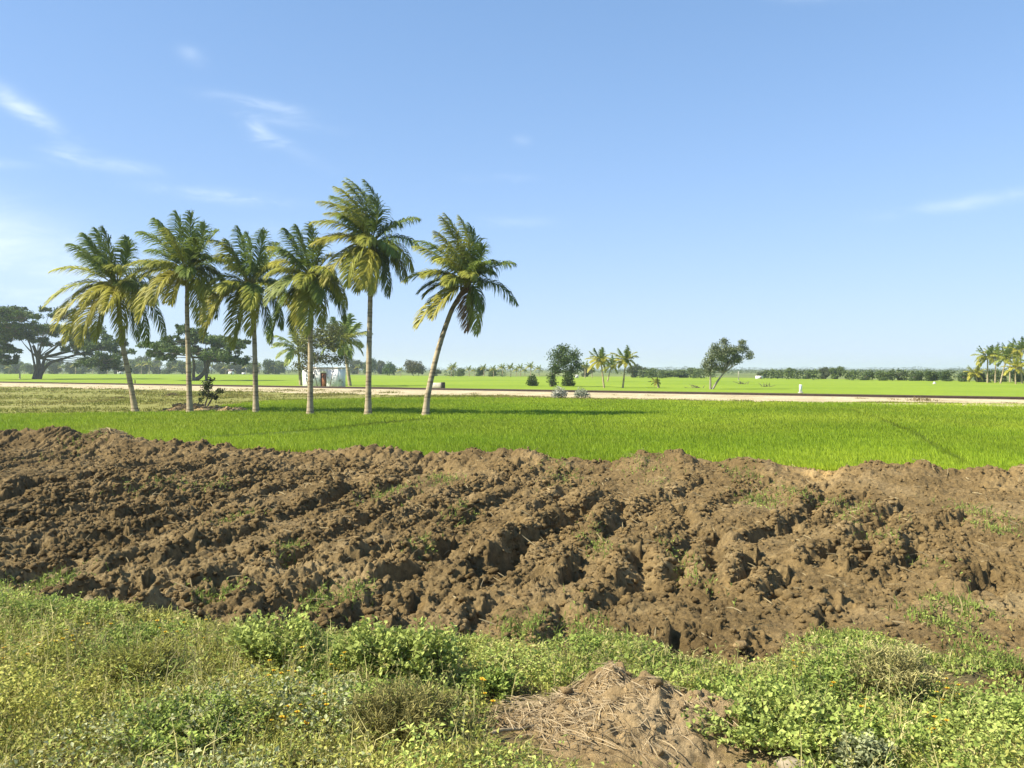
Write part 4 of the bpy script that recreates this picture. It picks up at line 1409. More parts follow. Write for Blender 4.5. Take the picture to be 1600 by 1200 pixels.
protos = [far_tree_proto((.06, .10, .03), (.12, .17, .05), 1), far_tree_proto((.085, .105, .05), (.14, .16, .075), 2), far_tree_proto((.10, .15, .04), (.17, .22, .065), 3)]
used = [False] * 3
FAR_LABEL = ['dark green bushy tree in the far line beyond the paddies', 'dull olive tree in the far line beyond the paddies', 'lighter green bushy tree in the far line beyond the paddies']
for side, lst in far_lists.items():
    for k, (px, hw, hh) in enumerate(lst):
        py = 584.5 if side == 'left' else float(np.interp(px, [650, 850, 1000, 1200, 1400, 1600], [588, 589, 590, 591, 595, 598]))
        Y = float(G(px, py)[1]) * rng.uniform(1.0, 1.08)
        kind = int(rng.integers(3))
        o = protos[kind] if not used[kind] else copy_tree(protos[kind])
        used[kind] = True
        m = Y / FPX
        o.location = (at(px, py, Y)[0], Y, -.05)
        o.scale = (hw * m * .8, hw * m * .8, hh * m * 1.3)
        o.rotation_euler = (0, 0, rng.uniform(0, 6.28))
        tag(o, FAR_LABEL[kind], 'tree', 'trees of the far line, ' + ['dark', 'olive', 'light'][kind])
for kk, p in enumerate(protos):
    if not used[kk]:
        for c in list(p.children):
            bpy.data.objects.remove(c)
        bpy.data.objects.remove(p)


def far_palm_proto():
    root = thing('far_palm', (0, 0, 0), 'x', 'palm tree')
    g = Geo()
    g.tube([(0, 0, 0), (.02, 0, .3), (0, 0, .66)], [.035, .026, .022], 6)
    g.build('trunk', M_PALMBARK, root, True)
    g = Geo()
    for k in range(14):
        a = k * 2.4
        lift = 1 - 1.6 * k / 13
        T = np.array([math.cos(a) * .36 * (1 if lift < .6 else .6) - .05, math.sin(a) * .36, .66 + .33 * lift])
        c0, c1 = TONES['gggoooy'[k // 2]]
        frond_geo(g, (0, 0, .66), T, (math.cos(a) * .04, math.sin(a) * .04, .07), c0, c1, 50 + k, leaf_len=.10, pairs=16, wind=(-.3, 0, 0), w_leaf=.022)
    g.build('crown', M_FROND, root)
    return root


fp = far_palm_proto()
first = True
row = [(626, 15), (705, 18), (709, 22), (733, 17), (741, 14), (756, 19), (771, 18), (785, 21), (798, 21), (813, 20), (829, 23), (842, 18), (807, 15), (820, 14), (763, 13), (914, 26), (925, 20),
       (14, 16), (38, 15), (70, 17), (97, 16), (118, 20), (145, 16), (168, 18), (199, 20), (221, 22), (233, 24), (247, 18), (275, 16), (297, 18), (330, 18), (353, 16), (385, 17), (405, 18), (428, 19), (445, 17), (560, 16), (586, 16)]
for px, hh in row:
    py = 588.5 if 600 < px < 860 else (590 if px > 860 else 584.5)
    Y = float(G(px, py)[1]) * rng.uniform(.97, 1.03)
    o = fp if first else copy_tree(fp)
    first = False
    m = Y / FPX
    o.location = (at(px, py, Y)[0], Y, -.05)
    o.scale = (hh * m * 1.05, hh * m * 1.05, hh * m * 1.05)
    o.rotation_euler = (0, 0, rng.uniform(-.5, .5))
    if 600 < px < 860:
        tag(o, 'small distant palm in the row across the middle paddy', 'palm tree', 'distant palms of the middle row')
    elif px > 860:
        tag(o, 'distant palm behind the rounded dark tree', 'palm tree', 'distant palms behind the dark tree')
    else:
        tag(o, 'tiny distant palm in the far line behind the rain trees', 'palm tree', 'distant palms behind the rain trees')


def build_far_wood():
    """far woods that read as one band at the horizon"""
    g = Geo()
    def clump(px, top_py, Y, hw, lo, hi, nn=90):
        m = Y / FPX
        x = at(px, 577, Y)[0]
        h = max(2.0, at(px, top_py, Y)[2])
        leaf_pad(g, (x, Y, h * .45), np.array([hw * m, hw * m * .8, h * .55]), nn, h * .16, lo, hi, .6)
    lo, hi = (.055, .075, .05), (.085, .11, .065)
    for px in np.arange(-500, 2150, 9):
        top = 573.5 + 4.0 * (fbm(np.array([px * .02]), np.array([1.0]), 4, 1001)[0] - .5)
        if px < 620:
            top -= float(np.interp(px, [150, 260, 300, 380, 440, 620], [1, 5, 7, 4, 1, 0]))
        clump(px + rng.uniform(-3, 3), top + rng.uniform(-.8, 1.2), 1300 * rng.uniform(.9, 1.15), 9, lo, hi)
    for px in np.arange(860, 2150, 7):
        top = 576.5 + 3 * (fbm(np.array([px * .04]), np.array([7.0]), 4, 1041)[0] - .5)
        clump(px + rng.uniform(-3, 3), top + rng.uniform(-1, 1.2), 700 * rng.uniform(.9, 1.15), 8, (.06, .085, .045), (.10, .13, .065), 90)
    lo, hi = (.08, .115, .05), (.135, .175, .075)  # paler grey-green leaves, with haze put into the colour
    for px in np.arange(940, 2150, 7):
        top = 579 + 7 * (fbm(np.array([px * .05]), np.array([5.0]), 4, 1011)[0] - .5)
        clump(px + rng.uniform(-3, 3), top + rng.uniform(-1, 1.6), 420 * rng.uniform(.85, 1.2), 8, lo, hi, 110)
    for px in np.arange(-500, 900, 8):
        top = 579 + 3.4 * (fbm(np.array([px * .03]), np.array([9.0]), 4, 1021)[0] - .5)
        clump(px + rng.uniform(-3, 3), top + rng.uniform(-1, 1.6), 520 * rng.uniform(.9, 1.2), 8, lo, hi, 90)
    # low scrub where the far paddies end
    for px in np.arange(640, 2150, 6):
        py = float(np.interp(px, [650, 850, 1000, 1200, 1400, 1600, 2100], [588, 589, 591, 592, 595.5, 598.5, 606]))
        Y = float(G(px, py)[1]) * rng.uniform(1, 1.15)
        if fbm(np.array([px * .045]), np.array([3.0]), 3, 1031)[0] < .5:
            continue
        clump(px + rng.uniform(-3, 3), py - rng.uniform(3, 7), Y, rng.uniform(4, 9), (.07, .10, .03), (.14, .18, .055), 70)
    for px in np.arange(-500, 640, 7):
        Y = 430 * rng.uniform(1, 1.1)
        clump(px + rng.uniform(-3, 3), 584 - rng.uniform(4, 9), Y, rng.uniform(5, 10), (.04, .06, .02), (.08, .11, .035), 60)
    o = g.build('far_wood', M_LEAF)
    tag(o, 'hazy band of far woods and scrub along the horizon', 'woods', kind='stuff')


build_far_wood()

# ------------------------------------------------------------------ hut, houses, posts, culvert
def build_hut():
    Y = 101.5
    c = at(528, 603, Y)
    corner = np.array([c[0], Y])
    along = RAIL_D                       # away to the left
    back = -RAIL_N
    Lf, Ls, H = 5.6, 1.15, 2.15
    o0 = corner + along * Lf / 2 + back * Ls / 2
    root = thing('brick_hut', (o0[0], o0[1], -.05), 'small flat-roofed whitewashed hut with rusty door beside the railway', 'hut')
    rz = math.atan2(along[1], along[0])
    def loc(a, n, z):
        p = along * a + RAIL_N * n
        return np.array([p[0], p[1], z])
    # front wall in three pieces round the doorway, then back and ends
    g = Geo()
    da, dw, dh = -.55, .95, 1.65
    t = .2
    for a0, a1, z0, z1 in ((-Lf / 2, da - dw / 2, 0, H), (da + dw / 2, Lf / 2, 0, H), (da - dw / 2, da + dw / 2, dh, H)):
        g.box(loc((a0 + a1) / 2, Ls / 2 - t / 2, z0), (a1 - a0, t, z1 - z0), rz)
    g.box(loc(0, -Ls / 2 + t / 2, 0), (Lf, t, H), rz)
    for s in (-1, 1):
        g.box(loc(s * (Lf / 2 - t / 2), 0, 0), (t, Ls - 2 * t, H), rz)
    g.build('wall', M_HUT, root)
    g = Geo()
    g.box(loc(0, 0, H), (Lf + .16, Ls + .16, .12), rz, bevel=.03)
    g.build('roof', M_CONC, root)
    d = Geo()
    d.box(loc(da, Ls / 2 - .13, .02), (dw - .06, .05, dh - .05), rz)
    do = d.build('door', M_DOOR, root)
    f = Geo()
    for a in (da - dw / 2 + .02, da + dw / 2 - .02):
        f.box(loc(a, Ls / 2 - .07, 0), (.05, .10, dh), rz)
    f.build('frame', M_DARKHOLE, do)
    w = Geo()
    w.box(loc(1.2, Ls / 2 + .004, 1.0), (.6, .03, .5), rz)
    w.build('window', M_DARKHOLE, root)


build_hut()


def house(px, py, w_px, h_px, label, roof=True):
    Y = float(G(px, py)[1])
    m = Y / FPX
    x = at(px, py, Y)[0]
    root = thing('farm_house', (x, Y, -.05), label, 'house')
    w, h, dp = w_px * m, h_px * m, w_px * m * .8
    g = Geo()
    g.box((0, 0, 0), (w, dp, h), .25)
    g.build('wall', M_WHITE, root)
    if roof:
        g = Geo()
        v = np.array([(-w * .58, -dp * .6, h), (w * .58, -dp * .6, h), (w * .58, dp * .6, h), (-w * .58, dp * .6, h), (-w * .58, 0, h * 1.6), (w * .58, 0, h * 1.6)])
        ca, sa = math.cos(.25), math.sin(.25)
        v = np.stack([v[:, 0] * ca - v[:, 1] * sa, v[:, 0] * sa + v[:, 1] * ca, v[:, 2]], 1)
        g.add(v, [(0, 1, 5, 4), (2, 3, 4, 5), (3, 2, 1, 0)], [(0, 4, 3), (1, 2, 5)])
        g.build('roof', M_ROOF, root)
    else:
        g = Geo()
        g.box((0, 0, h), (w * 1.06, dp * 1.06, h * .08), .25)
        g.build('roof', M_CONC, root)
    ca, sa = math.cos(.25), math.sin(.25)
    g = Geo()
    off = np.array([w * .1, -dp * .5 - .02])
    g.box((off[0] * ca - off[1] * sa, off[0] * sa + off[1] * ca, 0), (w * .16, .08, h * .7), .25)
    g.build('door', M_DOOR, root)


house(361, 585.2, 8, 5, 'tiny white farmhouse with dark roof behind the layered rain tree')
house(381, 585, 6, 3, 'tiny flat white shed right of the dark-roofed farmhouse', False)
house(188, 584.5, 8, 4, 'tiny pale farmhouse in the far trees beside a palm trunk')
house(1186, 592, 9, 5, 'tiny white flat-roofed shed among far scrub right of the leaning tree', False)
house(901, 590.5, 5, 5, 'tiny pale shed behind the rounded dark tree', False)


def post(px, foot_y, w_px, h_px, label, mat, name='marker_post'):
    p = G(px, foot_y, 0)
    m = p[1] / FPX
    root = thing(name, (p[0], p[1], -.05), label, 'post')
    g = Geo()
    w = w_px * m
    g.box((0, 0, 0), (w, w * .7, h_px * m), .3, bevel=w * .2)
    g.build('shaft', mat, root)
    g = Geo()
    g.box((0, 0, 0), (w * 1.6, w * 1.3, .14), .3, bevel=w * .15)
    g.build('base', M_CONC, root)


post(1251, 614, 4.2, 14, 'white kilometre post standing behind the rails', M_WHITE)
post(31, 592, 2.2, 11, 'thin grey post in the far paddy left of the spreading rain tree', M_CONC)
post(211, 600, 1.5, 7, 'thin dark stake in the far paddy behind a palm trunk', M_DARKHOLE)
post(1154, 594, 1.2, 14, 'thin bare pole in the far scrub behind the leaning tree', M_CONC)
post(1460, 600, 3.2, 4, 'small white stone marker in the far green paddy', M_WHITE)


def build_culvert():
    p = G(682, 607.5, 0)
    root = thing('culvert_parapet', (p[0], p[1], -.04), 'low pale concrete parapet block beside the rails', 'parapet')
    rz = math.atan2(RAIL_D[1], RAIL_D[0])
    m = p[1] / FPX
    g = Geo()
    g.box((0, 0, 0), (1.5, .45, 10 * m), rz, bevel=.05)
    g.build('block', M_CONC, root)
    g = Geo()
    q = -RAIL_D * .86
    g.box((q[0], q[1], 0), (.20, .5, 11 * m), rz, bevel=.03)
    g.build('end_pillar', M_DARKHOLE, root)


build_culvert()


# ------------------------------------------------------------------ heaps of earth
def straw(geo, pos, n_dir, L, W, col):
    """bent dry stalks lying about"""
    for p, d, l_, w_, c in zip(pos, n_dir, L, W, col):
        d = d / np.linalg.norm(d)
        k = 5
        s = np.linspace(0, 1, k)[:, None]
        b = rng.normal(0, .06 * l_, 3)
        b[2] = abs(b[2]) * .6
        pts = p + d * l_ * s + b * (4 * s * (1 - s))
        sd = norm(np.cross(d, np.array([0, 0, 1.0]) + rng.normal(0, .5, 3)))
        ww = w_ * np.array([.8, 1, 1, .9, .4])[:, None]
        v = np.stack([pts - sd * ww / 2, pts + sd * ww / 2 + np.array([0, 0, w_ * .3])], 1).reshape(-1, 3)
        q = [(2 * i, 2 * i + 1, 2 * i + 3, 2 * i + 2) for i in range(k - 1)]
        geo.add(v, q, None, c)


def soil_heap(cx, cy, hfun, x0, x1, y0, y1, step, label, mat, n_straw, straw_len, straw_area, tone=1.0):
    xs, ys = np.arange(x0, x1, step), np.arange(y0, y1, step)
    X, Yg = np.meshgrid(xs, ys)
    x, y = X.ravel(), Yg.ravel()
    h = hfun(x, y)
    gz = ground_z(np.stack([x + cx, y + cy], 1))
    detail = .04 * lumps(x + 3, y, .22, 1201, .7) + .040 * lumps(x, y + 2, .09, 1211, .7) + .024 * lumps(x, y, .045, 1221, .75) + .014 * lumps(x, y + 5, .027, 1225, .7) + (fbm(x * 4, y * 4, 4, 1231) - .5) * .10 + (vnoise(x * 30, y * 30, 1235) - .5) * .02
    w = np.clip(h / .08, 0, 1)
    z = gz + h + detail * w - .05 * (1 - w)
    root = thing('soil_heap', (cx, cy, 0), label, 'heap')
    nx = len(xs)
    i, j = np.meshgrid(np.arange(len(ys) - 1), np.arange(nx - 1), indexing='ij')
    a = (i * nx + j).ravel()
    q = np.stack([a, a + 1, a + nx + 1, a + nx], 1)
    q = q[(h[q].max(axis=1) > .004)]
    used = np.unique(q)
    rm = np.full(len(x), -1)
    rm[used] = np.arange(len(used))
    tn = (.85 + .4 * fbm(x * 2.2, y * 2.2, 4, 1241))[used, None] * np.array([1, 1, 1]) * tone
    make_mesh('earth', np.stack([x, y, z], 1)[used], rm[q], None, mat, tn, True, root)
    g = Geo()
    k = rng.integers(0, len(x), 1100)
    k = k[h[k] > .02]
    sz = step * .7 + .5 * step * 5 * rng.uniform(0, 1, len(k)) ** 4
    lump_batch(g, np.stack([x[k], y[k], z[k] + sz * .2], 1), sz, rng.uniform(.8, 1.2, (len(k), 1)) * np.ones(3))
    tag(g.build('crumbs', mat, root), kind='stuff')
    g = Geo()
    ax, ay, sx, sy = straw_area
    px, py = rng.normal(ax, sx, n_straw), rng.normal(ay, sy, n_straw)
    hh = hfun(px, py)
    ok = hh > .015
    px, py = px[ok], py[ok]
    hh = hh[ok]
    e = .03
    gx = (hfun(px + e, py) - hfun(px - e, py)) / (2 * e)
    gy = (hfun(px, py + e) - hfun(px, py - e)) / (2 * e)
    ang = rng.normal(2.3, .9, len(px))
    d = np.stack([np.cos(ang), np.sin(ang), gx * np.cos(ang) + gy * np.sin(ang) + rng.normal(.04, .16, len(px))], 1)
    pos = np.stack([px, py, ground_z(np.stack([px + cx, py + cy], 1)) + hh + .02 + rng.uniform(0, .035, len(px))], 1)
    L = straw_len * rng.uniform(.4, 1.3, len(px))
    col = tone_mix((.20, .14, .07), (.46, .36, .21), rng.uniform(0, 1, len(px)))
    straw(g, pos - d * L[:, None] * .5, d, L, rng.uniform(.003, .009, len(px)) * straw_len / .2, col)
    tag(g.build('straw', M_STRAW, root), kind='stuff')
    return root


def heap_front(x, y):
    xx, yy = x + .12 * (fbm(x * 2.6, y * 2.6, 3, 1302) - .5), y + .12 * (fbm(x * 2.6, y * 2.6, 3, 1303) - .5)
    def lobe(cx, cy, rx, ry, hh):
        return hh * np.exp(-np.abs((xx - cx) / rx) ** 1.7 - np.abs((yy - cy) / ry) ** 1.7)
    h = np.maximum.reduce([lobe(-.04, .06, .16, .22, .20), lobe(.14, -.12, .28, .22, .155), lobe(.44, -.32, .28, .22, .13), lobe(-.30, -.20, .38, .26, .10), lobe(.05, -.34, .36, .24, .11)])
    h = h * (.65 + .7 * fbm(x * 3.4, y * 3.4, 3, 1301)) + lobe(.0, -.62, .95, .42, .05)
    return np.clip(h - .02 + .03 * (fbm(x * 3, y * 3, 3, 1304) - .5), 0, None)


hp = G(965, 1110)
soil_heap(hp[0], hp[1] - .05, heap_front, -1.25, 1.25, -1.5, 1.1, .011, 'heap of dry brown earth strewn with straw among the weeds', M_HEAP, 1900, .13, (-.14, -.22, .30, .22))
hl = G(172, 690)
soil_heap(hl[0], hl[1] + .1, lambda x, y: np.clip(.30 * np.exp(-(x / .55) ** 2 - (y / .7) ** 2) + .16 * np.exp(-((x + .75) / .6) ** 2 - (y / .6) ** 2) - .05, 0, None) * (.8 + .4 * fbm(x * 3, y * 3, 3, 1311)), -2.2, 1.6, -1.6, 1.6, .018, 'rough clump of turned earth with roots and straw on the field bank', M_SOIL, 140, .5, (.05, -.2, .3, .35), .9)

em = G(318, 643)
soil_heap(em[0], em[1] + .3, lambda x, y: np.clip(.30 * np.exp(-((x + .95) / .8) ** 2 - (y / .6) ** 2) + .17 * np.exp(-((x - .6) / 1.5) ** 2 - (y / .5) ** 2) - .03, 0, None), -3.2, 3.4, -1.3, 1.3, .04, 'low pale brown earth mound at the foot of the palms', M_HEAP, 60, .4, (.4, .1, 1.2, .3))


# ------------------------------------------------------------------ verge plants
def weed_color(n, kind):
    f = np.clip(rng.normal(.5, .3, n), 0, 1)
    lo, hi = {'olive': ((.24, .25, .055), (.48, .45, .15)), 'green': ((.18, .245, .06), (.38, .44, .13)), 'silver': ((.25, .27, .15), (.50, .50, .33)), 'straw': ((.36, .31, .14), (.58, .51, .27)),
              'brown': ((.23, .20, .085), (.38, .33, .14)), 'mid': ((.26, .31, .08), (.48, .52, .18))}[kind]
    lo, hi = np.array(lo) * np.array([.94, .98, .84]), np.array(hi) * np.array([1.07, 1.10, .92])
    return tone_mix(lo, hi, f)


HEAP_C = (hp[0], hp[1] - .05)


def verge_density(x, y):
    t = x / y
    px = t * FPX + 800
    ny = np.interp(t, NT, NY)
    d = (ny - y) + (fbm(x * 1.4, y * 1.4, 3, 301) - .5) * 1.6
    dens = np.clip(d / .7 + .25, 0, 1)
    bare = np.clip((fbm(x * 1.2 + 4, y * 1.2, 4, 1401) - .56) * 9, 0, 1)
    dens = dens * (1 - .75 * bare)
    hh = heap_front(x - HEAP_C[0], y - HEAP_C[1])
    dens = dens * (hh < .012)
    # trodden bare earth round the foot of the heap
    ring = np.exp(-(((x - HEAP_C[0] - .05) / .95) ** 2 + ((y - HEAP_C[1] + .75) / .50) ** 2))
    return dens * np.clip(1.25 - 1.6 * ring, 0, 1)


def build_verge():
    n = 43000
    y = np.sqrt(rng.uniform(3.6 ** 2, 10.2 ** 2, n))
    t = rng.uniform(-.66, .66, n)
    x = t * (y + 1.8)
    keep = rng.uniform(0, 1, n) < verge_density(x, y)
    x, y = x[keep], y[keep]
    z = ground_z(np.stack([x, y], 1))
    n = len(x)
    base = np.stack([x, y, z], 1)
    kindf = fbm(x * 1.1 + 20, y * 1.1, 3, 1501)
    px = x / y * FPX + 800
    # grassy blades
    g = Geo()
    tall = .035 + .08 * np.clip((fbm(x * 1.8, y * 1.8, 3, 1511) - .25) * 2, 0, 1)
    for k in range(4):
        p = base + np.concatenate([rng.normal(0, .03, (n, 2)), np.zeros((n, 1))], 1)
        ln = np.concatenate([rng.normal(0, .55, (n, 2)), np.zeros((n, 1))], 1)
        strawy = rng.uniform(0, 1, n) < .22 + .3 * (kindf > .58)
        col = np.where(strawy[:, None], weed_color(n, 'straw'), weed_color(n, 'olive'))
        blades(g, p, ln, tall * rng.uniform(.4, 1.5, n), .006, col)
    tag(g.build('verge_grass', M_WEED), 'short olive and straw-coloured grass on the roadside verge', 'grass', kind='stuff')
    # small leafy weeds
    g = Geo()
    hmax = .03 + .26 * np.clip((fbm(x * 2.2 + 7, y * 2.2, 3, 1521) - .38) * 3, 0, 1) * np.clip((fbm(x * .8 + 7, y * .8, 3, 1522) - .25) * 2, .25, 1)
    edge = np.clip((np.interp(x / y, NT, NY) - y) / 1.0, .35, 1) * 1.2            # creeping low where it meets the soil
    hmax = hmax * edge
    silver = (px < 560) & (y < 5.15 + .5 * kindf) & (kindf > .38)
    for k in range(13):
        zz = rng.uniform(0, 1, n)
        p = base + np.stack([rng.normal(0, .045, n), rng.normal(0, .045, n), hmax * zz], 1)
        d = rand_dirs(n, -.1, .9)
        col = np.where((kindf > .54)[:, None], weed_color(n, 'green'), np.where((kindf > .42)[:, None], weed_color(n, 'mid'), weed_color(n, 'olive')))
        col = np.where((silver & (rng.uniform(0, 1, n) < .65))[:, None], weed_color(n, 'silver'), col)
        s = rng.uniform(.007, .022, n) * np.where(kindf > .54, 1.25, 1.0)
        use = rng.uniform(0, 1, n) < np.where(kindf > .42, 1.0, .7)
        leaves(g, p[use], d[use], (s * 1.5)[use], s[use], col[use])
    # taller loose stems standing out of the tangle
    m = 2600
    pick = rng.integers(0, n, m)
    for q in pick:
        hh = rng.uniform(.08, .26) * edge[q]
        b0 = base[q] + np.array([rng.normal(0, .04), rng.normal(0, .04), 0])
        lean = np.array([rng.normal(0, .4), rng.normal(0, .4), 1.0])
        kd = ('mid', 'olive', 'straw', 'brown', 'green')[int(rng.integers(5))]
        u = rng.uniform(.15, 1, (14, 1))
        tip = b0 + lean * hh
        blades(g, b0[None], (lean * np.array([1, 1, 0]))[None], hh * 1.2, .007, weed_color(1, 'straw'))
        leaves(g, b0 + (tip - b0) * u + rng.normal(0, .012, (14, 3)), rand_dirs(14, -.2, .9), rng.uniform(.014, .045, 14), rng.uniform(.005, .016, 14), weed_color(14, kd))
    tag(g.build('verge_weeds', M_WEED), 'low tangled leafy weeds covering the roadside verge', 'weeds', kind='stuff')


build_verge()


def leafy_bush(name, px, foot_y, w_px, h_px, label, kind, leaf, n_stems, per, group=None, twig=False, cat='bush'):
    c = G(px, foot_y)
    m = c[1] / FPX
    gz = float(ground_z(np.array([[c[0], c[1]]]))[0])
    root = thing(name, (c[0], c[1], gz - .01), label, cat, group)
    W, H = w_px * m / 2, h_px * m
    lv, st = Geo(), Geo()
    for k in range(n_stems):
        a = rng.uniform(0, 6.28)
        rr = rng.uniform(.1, 1) ** .6
        tip = np.array([math.cos(a) * rr * W, math.sin(a) * rr * W * .85, H * (1 - .5 * rr ** 2) * rng.uniform(.75, 1.08)])
        b0 = np.array([math.cos(a) * rr * W * .35, math.sin(a) * rr * W * .3, 0])
        s = np.linspace(0, 1, 7)[:, None]
        mid = (b0 + tip) / 2 + np.array([0, 0, H * .15]) + rng.normal(0, .03, 3)
        path = (1 - s) ** 2 * b0 + 2 * s * (1 - s) * mid + s ** 2 * tip
        st.tube(path, np.linspace(.004, .0015, 7), 4, np.array([.16, .15, .06]), cap=False)
        u = rng.uniform(.25, 1, per)[:, None]
        p = (1 - u) ** 2 * b0 + 2 * u * (1 - u) * mid + u ** 2 * tip + rng.normal(0, leaf * .7, (per, 3))
        out = norm(tip - b0) * .4 + rand_dirs(per, -.2, .8)
        sz = leaf * rng.uniform(.55, 1.25, per)
        tnc = weed_color(per, kind) * rng.uniform(.85, 1.15)
        leaves(lv, p, out, sz * (1.35 if not twig else 2.2), sz * (.95 if not twig else .35), tnc, .18)
    st.build('stems', M_STRAW, root)
    lv.build('foliage', M_WEED, root)
    return root


leafy_bush('leafy_weed', 432, 1052, 165, 100, 'bright leafy weed bush at the edge of the ploughed soil, left of its twin', 'mid', .026, 70, 34, 'leafy bushes on the verge')
leafy_bush('leafy_weed', 592, 1075, 150, 92, 'bright leafy weed bush right behind the yellow flowers', 'mid', .026, 66, 34, 'leafy bushes on the verge')
leafy_bush('leafy_weed', 672, 1080, 120, 100, 'leafy weed bush with a deep dark hollow at its right side', 'mid', .026, 60, 32, 'leafy bushes on the verge')
leafy_bush('leafy_weed', 1205, 1160, 300, 70, 'broad fresh green weed bush right of the straw-strewn earth heap', 'mid', .024, 130, 36, 'leafy bushes on the verge')
leafy_bush('leafy_weed', 300, 1165, 270, 62, 'dark green low weed bush above the silvery creepers', 'green', .020, 110, 30, 'leafy bushes on the verge')
leafy_bush('leafy_weed', 770, 1090, 110, 48, 'small leafy weed between the dark hollow and the earth heap', 'green', .022, 40, 28, 'leafy bushes on the verge')
leafy_bush('leafy_weed', 1345, 1200, 120, 55, 'grey-green fine-leaved weed at the bottom edge', 'silver', .020, 50, 30, 'leafy bushes on the verge')
leafy_bush('dry_weed', 628, 1170, 200, 105, 'brownish dry twiggy weed in front of the leafy bushes', 'brown', .020, 150, 30, twig=True)
leafy_bush('grass_tussock', 1395, 1085, 150, 85, 'pale feathery grass tussock at the field edge', 'straw', .022, 130, 22, twig=True)
leafy_bush('dry_weed', 210, 1060, 170, 60, 'low olive weed tangle left of the bright leafy bushes', 'olive', .018, 90, 26, twig=True)


def flowering(px, py, n, spread, label):
    c = G(px, py + 14)
    gz = float(ground_z(np.array([[c[0], c[1]]]))[0])
    root = thing('flowering_weed', (c[0], c[1], gz - .01), label, 'plant', 'yellow-flowered weeds on the verge')
    m = c[1] / FPX
    lv = Geo()
    for k in range(int(n * 1.6)):
        dx, dy = rng.normal(0, spread * m, 2)
        h = rng.uniform(.05, .22)
        tip = np.array([dx, dy, h])
        b0 = np.array([dx * .6, dy * .6, 0])
        lv.tube([b0, (b0 + tip) / 2 + rng.normal(0, .008, 3), tip], [.003, .0025, .002], 4, np.array([.14, .16, .05]), cap=False)
        u = rng.uniform(0, .95, (12, 1))
        leaves(lv, b0 + (tip - b0) * u, rand_dirs(12, 0, .8), .03, .014, weed_color(12, 'olive'))
        g = Geo()
        pet = 9
        a = np.arange(pet) * 2 * math.pi / pet
        R_ = rng.uniform(.011, .021)
        d = np.stack([np.cos(a), np.sin(a), np.full(pet, .35)], 1)
        leaves(g, np.repeat(tip[None], pet, 0), d, R_, R_ * .7, np.array([.78, .58, .05]) * rng.uniform(.85, 1.1, (pet, 1)), .1, np.tile([0, 0, 1.0], (pet, 1)))
        g.add(ICO_V * R_ * .35 + tip + np.array([0, 0, .002]), None, ICO_F, np.array([.5, .24, .01]))
        g.build('flower', M_PETAL, root)
    lv.build('foliage', M_WEED, root)


for px, py, n, sp, lab in [(450, 1062, 6, 16, 'yellow-flowered weed at the foot of the left bright bush'), (528, 1072, 4, 12, 'yellow-flowered weed between the two bright leafy bushes'), (622, 1052, 5, 9, 'yellow flowers on a tall weed in front of the dark hollow'),
                           (650, 1068, 6, 14, 'yellow flowers low at the edge of the dark hollow'), (748, 1108, 4, 12, 'yellow flowers right of the brownish dry weed'), (455, 1148, 7, 18, 'thick cluster of yellow flowers left of the brownish dry weed'),
                           (500, 1140, 4, 14, 'loose yellow flowers touching the brownish dry weed'), (428, 1098, 5, 20, 'scattered yellow flowers under the left bright bush'), (120, 1020, 7, 30, 'orange-yellow flowers in the olive weeds by the picture edge'), (25, 1040, 6, 22, 'orange-yellow flowers cut by the picture edge'),
                           (1252, 1060, 3, 8, 'few yellow flowers behind the broad fresh green bush'), (1300, 1092, 3, 7, 'single yellow flower cluster right of the broad fresh green bush'), (1356, 1130, 6, 12, 'yellow flowers in front of the pale tussock'), (1455, 1152, 6, 12, 'yellow flowers on the open weeds toward the corner'),
                           (1478, 1104, 5, 14, 'sparse yellow flowers right of the pale tussock'), (300, 1000, 5, 26, 'faint yellow flowers left of the bright leafy bushes')]:
    flowering(px, py, n, sp, lab)


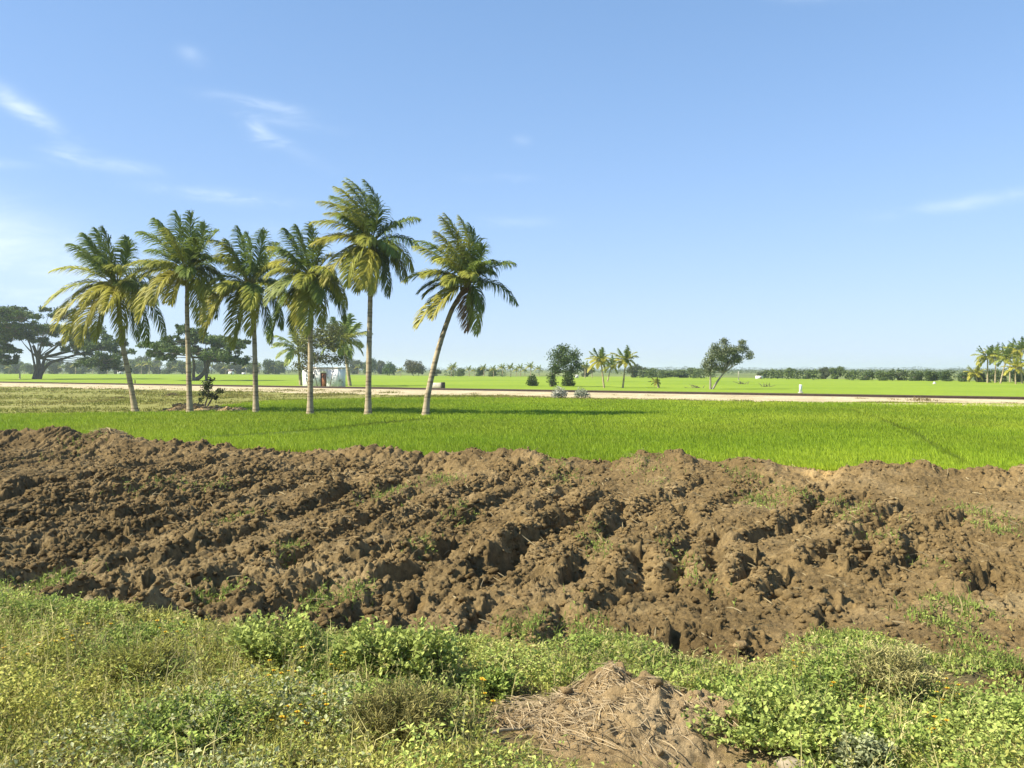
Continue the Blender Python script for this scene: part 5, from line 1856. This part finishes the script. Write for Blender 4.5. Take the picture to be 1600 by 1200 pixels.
def build_field_tufts():
    """grass and weeds left standing in the ploughed soil"""
    g = Geo()
    spots = [(610, 762, 50, 14), (690, 742, 34, 10), (1190, 774, 50, 10), (1245, 770, 30, 14), (1325, 787, 40, 20), (1550, 818, 24, 14), (1540, 795, 50, 20), (240, 752, 60, 12), (330, 754, 40, 10), (545, 922, 40, 25), (490, 930, 30, 20), (345, 915, 40, 16), (655, 846, 26, 12),
             (930, 835, 26, 30), (1070, 870, 30, 40), (1470, 955, 50, 26), (1550, 1010, 60, 24), (820, 975, 50, 24), (920, 975, 60, 40), (1390, 840, 30, 40), (1160, 745, 40, 14), (875, 740, 40, 14), (1010, 740, 40, 16), (40, 905, 60, 26), (90, 890, 40, 16), (370, 800, 30, 10), (450, 850, 24, 12), (1560, 1030, 60, 20), (1300, 995, 60, 26), (200, 685, 6, 4), (250, 688, 5, 3), (140, 700, 40, 14), (720, 795, 30, 14), (1500, 930, 40, 20)]
    for px, py, w, h in spots:
        c = G(px, py)
        m = c[1] / FPX
        n = int(60 + w * 2.2)
        xx = rng.normal(c[0], w * m * .5, n)
        yy = rng.normal(c[1], min(1.2, h * m * .5 * c[1] / CAM_H), n)
        z, wt = near_height(xx, yy)
        b = np.stack([xx, yy, z - .01], 1)
        blades(g, b, np.concatenate([rng.normal(0, .5, (n, 2)), np.zeros((n, 1))], 1), rng.uniform(.05, .15, n), .006 + .0003 * c[1], tone_mix((.12, .18, .03), (.26, .30, .08), rng.uniform(0, 1, n)))
        leaves(g, b + np.array([0, 0, .03]), rand_dirs(n, 0, .9), .03 + .001 * c[1], .018, weed_color(n, 'green'))
    for k in range(2600):
        pass
    n = 2600
    y = np.sqrt(rng.uniform(6.5 ** 2, 20 ** 2, n))
    t = rng.uniform(-.62, .62, n)
    x = t * y
    z, w = near_height(x, y)
    keep = (w > .8) & (y < rim_dist(t) + .3)
    p = np.stack([x, y, z], 1)[keep]
    n = len(p)
    a = rng.uniform(0, 6.28, n)
    straw(g, p + np.array([0, 0, .012]), np.stack([np.cos(a), np.sin(a), rng.normal(.1, .3, n)], 1), rng.uniform(.05, .22, n), .004 + .0005 * p[:, 1], tone_mix((.26, .20, .10), (.42, .34, .19), rng.uniform(0, 1, n)))
    tag(g.build('field_stubble', M_WEED), 'scattered grass tufts and straw bits in the ploughed soil', 'stubble', kind='stuff')


build_field_tufts()


def stick(px0, py0, px1, py1, r, label, z=.06):
    a, b = G(px0, py0), G(px1, py1)
    a[2] = float(ground_z(a[None, :2])[0]) + z
    b[2] = float(ground_z(b[None, :2])[0]) + z
    g = Geo()
    s = np.linspace(0, 1, 9)[:, None]
    pts = a * (1 - s) + b * s + np.stack([rng.normal(0, .003, 9), rng.normal(0, .003, 9), rng.normal(0, .003, 9)], 1)
    g.tube(pts, np.linspace(r, r * .6, 9), 7, np.array([.34, .26, .15]))
    o = g.build('stick', M_STRAW, None, True)
    tag(o, label, 'stick')


stick(768, 1188, 835, 1166, .012, 'short thick pale stick lying left of the earth heap', .06)


def stone(px, py, s, label, mat=M_STONE):
    c = G(px, py)
    v = ICO_V * (1 + rng.normal(0, .2, len(ICO_V))[:, None]) * np.array([1.2, .9, .6]) * s
    z = float(ground_z(c[None, :2])[0])
    o = make_mesh('stone', v + np.array([c[0], c[1], z + s * .55]), None, ICO_F, mat, np.array([1.25, 1.25, 1.25]))
    tag(o, label, 'stone')


stone(1240, 1205, .07, 'pale yellowish stone at the bottom edge of the picture')
stone(1157, 998, .05, 'pale dried clod at the near edge of the ploughed soil', M_HEAP)
stone(1180, 1030, .06, 'large brown clod below the pale dried clod', M_HEAP)

# ------------------------------------------------------------------ haze
def build_haze():
    g = Geo()
    g.box((0, 2900, -1.8), (9000, 6400, 24.0))
    m = bpy.data.materials.new('air')
    m.use_nodes = True
    n, l = m.node_tree.nodes, m.node_tree.links
    n.remove(n['Principled BSDF'])
    v = n.new('ShaderNodeVolumePrincipled')
    v.inputs['Color'].default_value = (.86, .94, 1.0, 1)
    v.inputs['Density'].default_value = 0.0003
    v.inputs['Anisotropy'].default_value = .3
    l.new(v.outputs[0], n['Material Output'].inputs['Volume'])
    o = g.build('haze', m)
    tag(o, kind='stuff')


build_haze()
